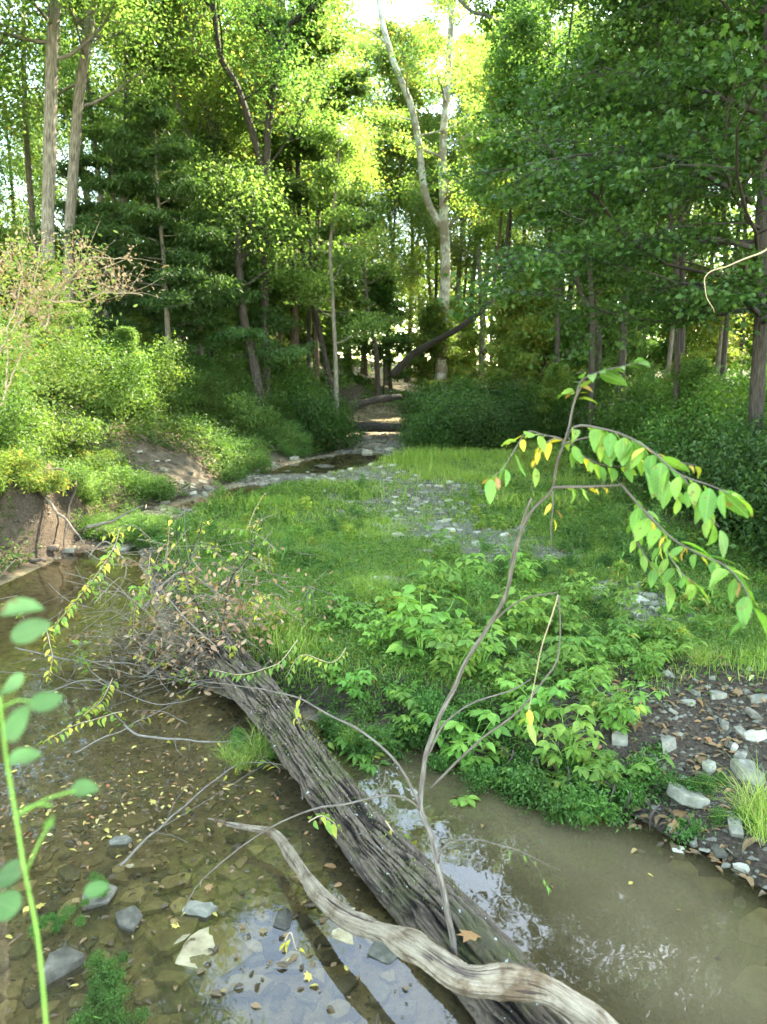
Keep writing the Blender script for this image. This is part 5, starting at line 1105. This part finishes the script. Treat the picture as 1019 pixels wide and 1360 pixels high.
# old limb lying on the left shore
g = Geo(); limb(g, [(-60, 762, 9.3), (0, 750, 9.2), (40, 735, 9.1), (78, 728, 9.0)], .07, .04, 14, 40, .03, 6); limb(g, [(-40, 740, 9.1), (10, 728, 9.1), (30, 742, 9.1), (60, 745, 9.0)], .04, .02, 10, 40, .03, 7)
tag(g.obj("washed_up_limb", M['drift'], None, True), "pale washed-up limb on the left shore above the pool", "branch")
for k, (pts, lab) in enumerate((([(100, 640, 9.6), (88, 690, 9.4), (84, 740, 9.2)], "dark bare root hanging down the undercut left bank"), ([(115, 700, 9.0), (150, 690, 9.0), (182, 676, 9.0), (190, 672, 9)], "pale twig resting at the foot of the left bank"), ([(60, 660, 9.2), (95, 700, 9.0), (120, 730, 8.8)], "grey stick sloping down the left bank to the shore"))):
    g = Geo(); limb(g, pts, .022, .006, 8, 24, .03, k); tag(g.obj("bank_stick", M['bk_dark'] if k == 0 else M['bk_twig'], None, True), lab, "stick")

def pstone(px, py, wpx, kind_, mt, label, z=None, dz=0.0, tilt=.12, v=None):
    zz = .2
    for _ in range(8): p = pz(px, py, zz); zz = H(p[0], p[1]) if z is None else z
    stone(p[0], p[1], zz + dz, wpx / F * math.hypot(p[1], CAMZ - zz) * 1.05, kind_, mt, label, tilt=tilt, v=v)
for a in ((886, 992, 30, 'block', 'st_pale', "upright whitish stone at the top of the right bank's edge"), (910, 1058, 58, 'slab', 'st_grey', "large grey slab with an orange leaf on the right bank"), (818, 1036, 30, 'block', 'st_grey', "mossy grey stone below the overhanging bank plants"),
          (992, 1032, 44, 'block', 'st_grey', "rounded grey boulder near the right edge of the bank"), (977, 1100, 40, 'slab', 'st_grey', "grey stone at the water's edge beside the grass tuft"), (1004, 980, 26, 'block', 'st_pale', "square pale stone at the right edge of the photo"),
          (984, 975, 24, 'slab', 'st_pale', "narrow pinkish stone beside the square pale one"), (962, 968, 18, 'block', 'st_grey', "small grey stone left of the narrow pinkish one"), (975, 995, 22, 'slab', 'st_pale', "small flat stone between the boulder and the pale square one"),
          (942, 1020, 20, 'block', 'st_grey', "small stone just left of the rounded boulder"), (952, 925, 26, 'slab', 'st_grey', "flat grey stone at the top of the soil patch"), (915, 935, 22, 'slab', 'st_pale', "flat pale stone above the upright whitish one"),
          (1008, 930, 34, 'flat', 'st_grey', "flat layered rock at the top right of the soil"), (1000, 950, 30, 'flat', 'st_wet', "dark flat rock below the layered one at the right"), (955, 1135, 30, 'flat', 'st_wet', "wet dark stone just under the right bank"),
          (862, 803, 40, 'flat', 'st_grey', "flat grey stone half buried in the grass on the right"), (880, 812, 26, 'flat', 'st_pale', "pale flat stone in the grass beside the grey one"), (848, 795, 22, 'flat', 'st_wet', "small dark flat stone in the grass on the right"),
          (505, 775, 26, 'block', 'st_pale', "lone pale stone sitting in the middle of the grass"), (540, 962, 26, 'slab', 'st_grey', "grey stone at the water's edge below the bar"), (415, 722, 18, 'slab', 'st_pale', "small pale stone in the left part of the grass")):
    pstone(*a, dz=.01, tilt=.2)
for a in ((950, 1178, 60, 'flat', 'st_olive', "submerged pointed slab near the right bank"), (905, 1150, 50, 'flat', 'st_olive', "submerged tan slab below the right bank"), (1010, 1100, 40, 'flat', 'st_olive', "silted slab off the right bank"), (1008, 1230, 70, 'flat', 'st_olive', "wide submerged slab at the right edge"),
          (1010, 1315, 90, 'flat', 'st_olive', "big submerged slab in the bottom right corner")):
    pstone(*a, z=-.05, tilt=.06)
for a in ((235, 1172, 44, 'flat', 'st_olive', "squarish silted stone in the middle of the stony shallows"), (266, 1210, 44, 'slab', 'st_grey', "grey rounded stone breaking the surface by the twig tip"), (228, 1242, 64, 'flat', 'st_olive', "broad tan slab below the grey rounded stone"),
          (285, 1262, 84, 'flat', 'st_olive', "long tan slab parallel to the bottom of the photo"), (337, 1258, 34, 'flat', 'st_olive', "small rectangular slab right of the long one"), (82, 1284, 66, 'slab', 'st_wet', "wide dark grey slab near the green stem"),
          (282, 1312, 60, 'flat', 'st_olive', "tan slab by the bottom reflections"), (330, 1310, 60, 'flat', 'st_olive', "tilted tan slab beside the bottom reflections"), (170, 1222, 40, 'slab', 'st_wet', "dark wet stone between twig tip and green stem"), (160, 1118, 30, 'slab', 'st_grey', "pale grey stone poking up beyond the shallows' leaves"),
          (230, 1300, 44, 'flat', 'st_olive', "tan stone low in the shallows"), (130, 1190, 46, 'slab', 'st_wet', "dark slab under the round foreground leaf"), (190, 1150, 50, 'flat', 'st_olive', "silted flat stone among the dark leaves")):
    pstone(*a, z=(.0 if a[4] != 'st_olive' else -.022), tilt=.08)
def free(x, y, pts, r): return all((x - a) ** 2 + (y - b) ** 2 > (r + c) ** 2 * .42 for a, b, c in pts)
pts = []
for k in range(6000):
    if len(pts) > 250: break
    px, py = R_.uniform(-60, 560), 1030 + 340 * R_.random() ** .8; p = pz(px, py, -.03); x, y = p[0], p[1]
    ab = LOGB - LOGA; side = (ab[0] * (y - LOGA[1]) - ab[1] * (x - LOGA[0])) / np.linalg.norm(ab)
    if side > -.25: continue
    s_ = R_.uniform(.05, .16)
    if not free(x, y, pts, s_ / 2): continue
    pts.append((x, y, s_ / 2)); h = H(x, y); m = R_.choice(['st_olive', 'st_olive', 'st_olive', 'st_wet', 'st_wet', 'st_olive', 'st_grey'])
    stone(x, y, min(h + s_ * .10, .004 if m != 'st_olive' else -.012), s_, R_.choice(['flat', 'slab', 'flat']), m, "flat creek stone in the shallows left of the driftwood", "flat stones in the left shallows", .08, name="creek_stone")
for k in range(70):
    t = R_.random(); px = 780 + 260 * R_.random(); py = R_.uniform(890, 1150); p = pz(px, py, .2); x, y = p[0], p[1]
    h, in_, _, dr_, _, _ = terrain(np.array([x]), np.array([y]))
    if in_[0] and dr_[0] > .35: continue
    if px < 840 and py < 1000: continue
    stone(x, y, h[0] + .005, R_.choice([.04, .05, .06, .08, .12]) * R_.uniform(.8, 1.2), R_.choice(['flat', 'slab', 'block']), R_.choice(['st_grey', 'st_pale', 'st_grey', 'st_wet']), "small loose stone on the brown soil of the right bank", "loose stones on the right bank", .25, name="bank_stone")
# rocky patches up the bar and creek bed
rs = random.Random(9)
for px, py, key in ((600, 985, 'p3'), (655, 1010, 'p1'), (700, 1012, 'p3'), (728, 1030, 'p3'), (770, 1020, 'p1'), (640, 985, 'p1'), (755, 985, 'p2'), (810, 1000, 'p3'), (690, 955, 'p1'), (780, 930, 'p1'), (850, 905, 'p1'), (905, 870, 'p3'), (930, 850, 'p1'), (820, 830, 'p2'), (870, 860, 'p1')):
    p = pz(px, py, .24); inst(key, p[0], p[1], px * .7, R_.uniform(.6, 1.0), 'leafy green seedling at the right end of the bar above the pool', 'seedlings above the right pool', 'plant', dz=0)
cnt = 0; tries = 0
while cnt < 270 and tries < 6000:
    tries += 1; c, r = GRAV[rs.choice([0, 1, 1, 1, 0, 2, 2, 3, 4, 5, 7, 7])]; a = rs.uniform(0, 6.28); q = r * math.sqrt(rs.random()) * 1.0
    x, y = c[0] + math.cos(a) * q, c[1] + math.sin(a) * q * 1.5
    cnt += 1
    stone(x, y, H(x, y) + .01, rs.uniform(.06, .24), rs.choice(['flat', 'slab']), rs.choice(['st_grey', 'st_pale', 'st_pale', 'st_pale']), "flat pale rock in the gravel patches of the grassy bar", "flat rocks in the gravel patches", .12, name="flat_rock")
cnt = 0; tries = 0
while cnt < 130 and tries < 9000:
    tries += 1; y = rs.uniform(8.8, 27); x = rs.uniform(-7, 1.6)
    h, in_, dl_, dr_, _, _ = terrain(np.array([x]), np.array([y]))
    if not (in_[0] or min(dl_[0], dr_[0]) < .25): continue
    if y < 10 and x > -3: pass
    cnt += 1; stone(x, y, h[0] + .02, rs.uniform(.10, .34) * (1 if y < 16 else 1.2), rs.choice(['flat', 'slab']), rs.choice(['st_grey', 'st_pale', 'st_wet', 'st_grey']), "flat grey rock in the stony creek bed beyond the grass", "rocks in the upper creek bed", .12, name="bed_rock")
# fine gravel: nobody could count it
g = Geo(); rg = np.random.default_rng(97); n = 26000
C = [np.array(GRAV[k][0]) + rg.normal(0, 1, 2) * GRAV[k][1] * np.array((.45, .75)) for k in rg.integers(0, len(GRAV), 9000)]
C2 = np.stack([rg.uniform(SOILC[0] - 1.2, SOILC[0] + 1.4, 1600), rg.uniform(SOILC[1] - 1.2, SOILC[1] + 1.0, 1600)], -1)
C3 = np.stack([rg.uniform(-7, 1.6, 9000), rg.uniform(8.5, 26, 9000)], -1); C4 = np.stack([rg.uniform(-3.2, .4, 5000), rg.uniform(1.9, 5.5, 5000)], -1)
A = np.concatenate([np.array(C), C2, C3, C4]); h, in_, dl_, dr_, a1, a2 = terrain(A[:, 0], A[:, 1]); z = zones(A[:, 0], A[:, 1], in_, dl_, dr_, a1, a2)
k = in_ | (z[1] > .3) | (z[2] > .3); A, h = A[k], h[k]; n = len(A); S = rg.uniform(.008, .028, n) * np.clip(A[:, 1] / 7, .8, 2.4)
oct_ = np.array([(1, 0, 0), (0, 1, 0), (-1, 0, 0), (0, -1, 0), (.3, .3, .5), (-.3, .2, .45), (0, -.4, .4)]); fo = np.array([(0, 1, 4), (1, 5, 4), (1, 2, 5), (2, 3, 6), (2, 6, 5), (3, 0, 6), (0, 4, 6), (4, 5, 6)])
Vv = np.stack([A[:, 0], A[:, 1], h], -1)[:, None] + S[:, None, None] * (oct_[None] * rg.uniform(.6, 1.2, (n, 7, 3)))
g.add(Vv.reshape(-1, 3), (fo[None] + (np.arange(n) * 7)[:, None, None]).reshape(-1, 3)); tag(g.obj("gravel", M['st_grey']), "fine grey gravel strewn over bed and banks", "gravel", kind="stuff")

# ------------------------------------------------------------------ fallen leaves
lm = {}
for k, kk in enumerate(('ovate', 'maple', 'lance')):
    for t_ in range(6):
        g = Geo(); leaves(g, np.zeros((1, 3)), np.array([[1., 0, 0]]), np.array([[.1, .1, 1.]]), 1.0, kk, np.array([(t_ + .5) / 6]), width=1.1 if kk != 'lance' else 1); me = g.mesh("fallen_leaf"); me.materials.append(M['litter']); lm[(kk, t_)] = me
def fleaf(x, y, z, s, kk, t_, label, group=None):
    o = bpy.data.objects.new("fallen_leaf", lm[(kk, t_)]); col.objects.link(o); o.location = (x, y, z); o.scale = (s, s, s); o.rotation_euler = (R_.gauss(0, .15), R_.gauss(0, .15), R_.uniform(0, 6.28)); return tag(o, label, "leaf", group)
p = pz(632, 1258, .23); o = fleaf(p[0], p[1], .255, .085, 'maple', 3, "orange maple leaf lying on the log above the driftwood"); o.rotation_euler = (.35, 0, 2.2)
p = pz(905, 1056, .22); fleaf(p[0], p[1], H(p[0], p[1]) + .06, .06, 'maple', 3, "orange leaf on the large grey slab of the right bank")
p = pz(893, 1086, .05); fleaf(p[0], p[1], .06, .10, 'maple', 3, "orange-brown leaf at the water's edge below the slab")
p = pz(845, 945, .3); fleaf(p[0], p[1], H(p[0], p[1]) + .03, .12, 'maple', 2, "large tan-orange leaf on the soil at the top of the right bank")
for px, py, t_ in ((640, 1100, 4), (700, 1090, 1), (735, 1180, 4), (780, 1120, 1), (800, 1090, 4), (846, 1128, 4), (860, 1160, 5), (760, 1250, 0), (905, 1210, 4), (680, 1180, 1), (950, 1270, 0), (835, 1175, 5), (600, 1060, 2), (890, 1140, 2)):
    p = pz(px, py, .006); fleaf(p[0], p[1], .008, R_.uniform(.025, .05), R_.choice(['ovate', 'lance']), t_, "small fallen leaf floating on the brown right pool", "fallen leaves on the right pool")
n_ = 0
while n_ < 120:
    px, py = R_.uniform(0, 470), 990 + 340 * R_.random() ** 1.5; x, y, _ = pz(px, py, 0); ab = LOGB - LOGA; side = (ab[0] * (y - LOGA[1]) - ab[1] * (x - LOGA[0])) / np.linalg.norm(ab)
    if side > -.2: continue
    n_ += 1; fleaf(x, y, max(H(x, y), 0) + .006, R_.uniform(.02, .05), R_.choice(['ovate', 'ovate', 'lance', 'ovate', 'lance', 'maple']), R_.choice([0, 1, 2, 4, 5, 5, 3, 0]), "small yellow or brown fallen leaf floating in the left shallows", "fallen leaves in the left shallows")
for k in range(45):
    px, py = R_.uniform(800, 1019), R_.uniform(870, 1110); x, y, _ = pz(px, py, .25); h = H(x, y)
    if h < .02: continue
    fleaf(x, y, h + .02, R_.uniform(.05, .1), R_.choice(['maple', 'ovate']), R_.choice([0, 1, 2, 2, 3]), "brown fallen leaf on the soil of the right bank", "fallen leaves on the right bank")
g = Geo()
rg = np.random.default_rng(98)
def lit(n, xf, zoff, smin, smax, rn=None):
    A = xf(n); h, in_, dl_, dr_, a1, a2 = terrain(A[:, 0], A[:, 1]); sd_ = ((LOGB - LOGA)[0] * (A[:, 1] - LOGA[1]) - (LOGB - LOGA)[1] * (A[:, 0] - LOGA[0])); k = ~(in_ & (sd_ > -.1) & (A[:, 1] < 6) & (dr_ > .12)); A, h = A[k], h[k]; n = len(A)
    P = np.stack([A[:, 0], A[:, 1], h + zoff], -1); w_ = P[:, 1] < 9.4; P[w_, 2] = np.maximum(P[w_, 2], .004) if zoff >= 0 else P[w_, 2]
    leaves(g, P, rdirs(n, rg, .1), np.array((0, 0, 1.)) + rg.normal(0, .2, (n, 3)), rg.uniform(smin, smax, n), 'ovate', rg.random(n) if rn is None else rn(n), rg)
def band(n):  # drift of leaves across the left shallows
    t = rg.random(n); a, b = pz(-40, 1115, 0)[:2], pz(380, 1015, 0)[:2]; return a + (b - a) * t[:, None] + rg.normal(0, 1, (n, 2)) * np.array((.25, .28))
lit(700, band, .006, .014, .045, lambda n: rg.random(n) ** 1.5)
lit(700, lambda n: np.stack([rg.uniform(-3, .3, n), rg.uniform(1.9, 4.2, n)], -1), -.0, .012, .04, lambda n: rg.random(n) * .5)
lit(1600, lambda n: np.stack([rg.normal(SOILC[0], .8, n), rg.normal(SOILC[1], .8, n)], -1), .012, .03, .07, lambda n: rg.random(n) * .62)
lit(9000, lambda n: np.stack([rg.uniform(-9, 20, n), rg.uniform(17, 40, n)], -1), .02, .05, .12)
lit(2500, lambda n: np.stack([rg.uniform(-3, 5, n), rg.uniform(4.5, 14, n)], -1), .03, .03, .06)
tag(g.obj("leaf_litter", M['litter']), "brown and yellow leaf litter drifted over shallows, banks and forest floor", "leaf litter", kind="stuff")
for c_ in [o for o in bpy.data.objects if o.name.startswith("seedling") and o.location.length < .01]: pass
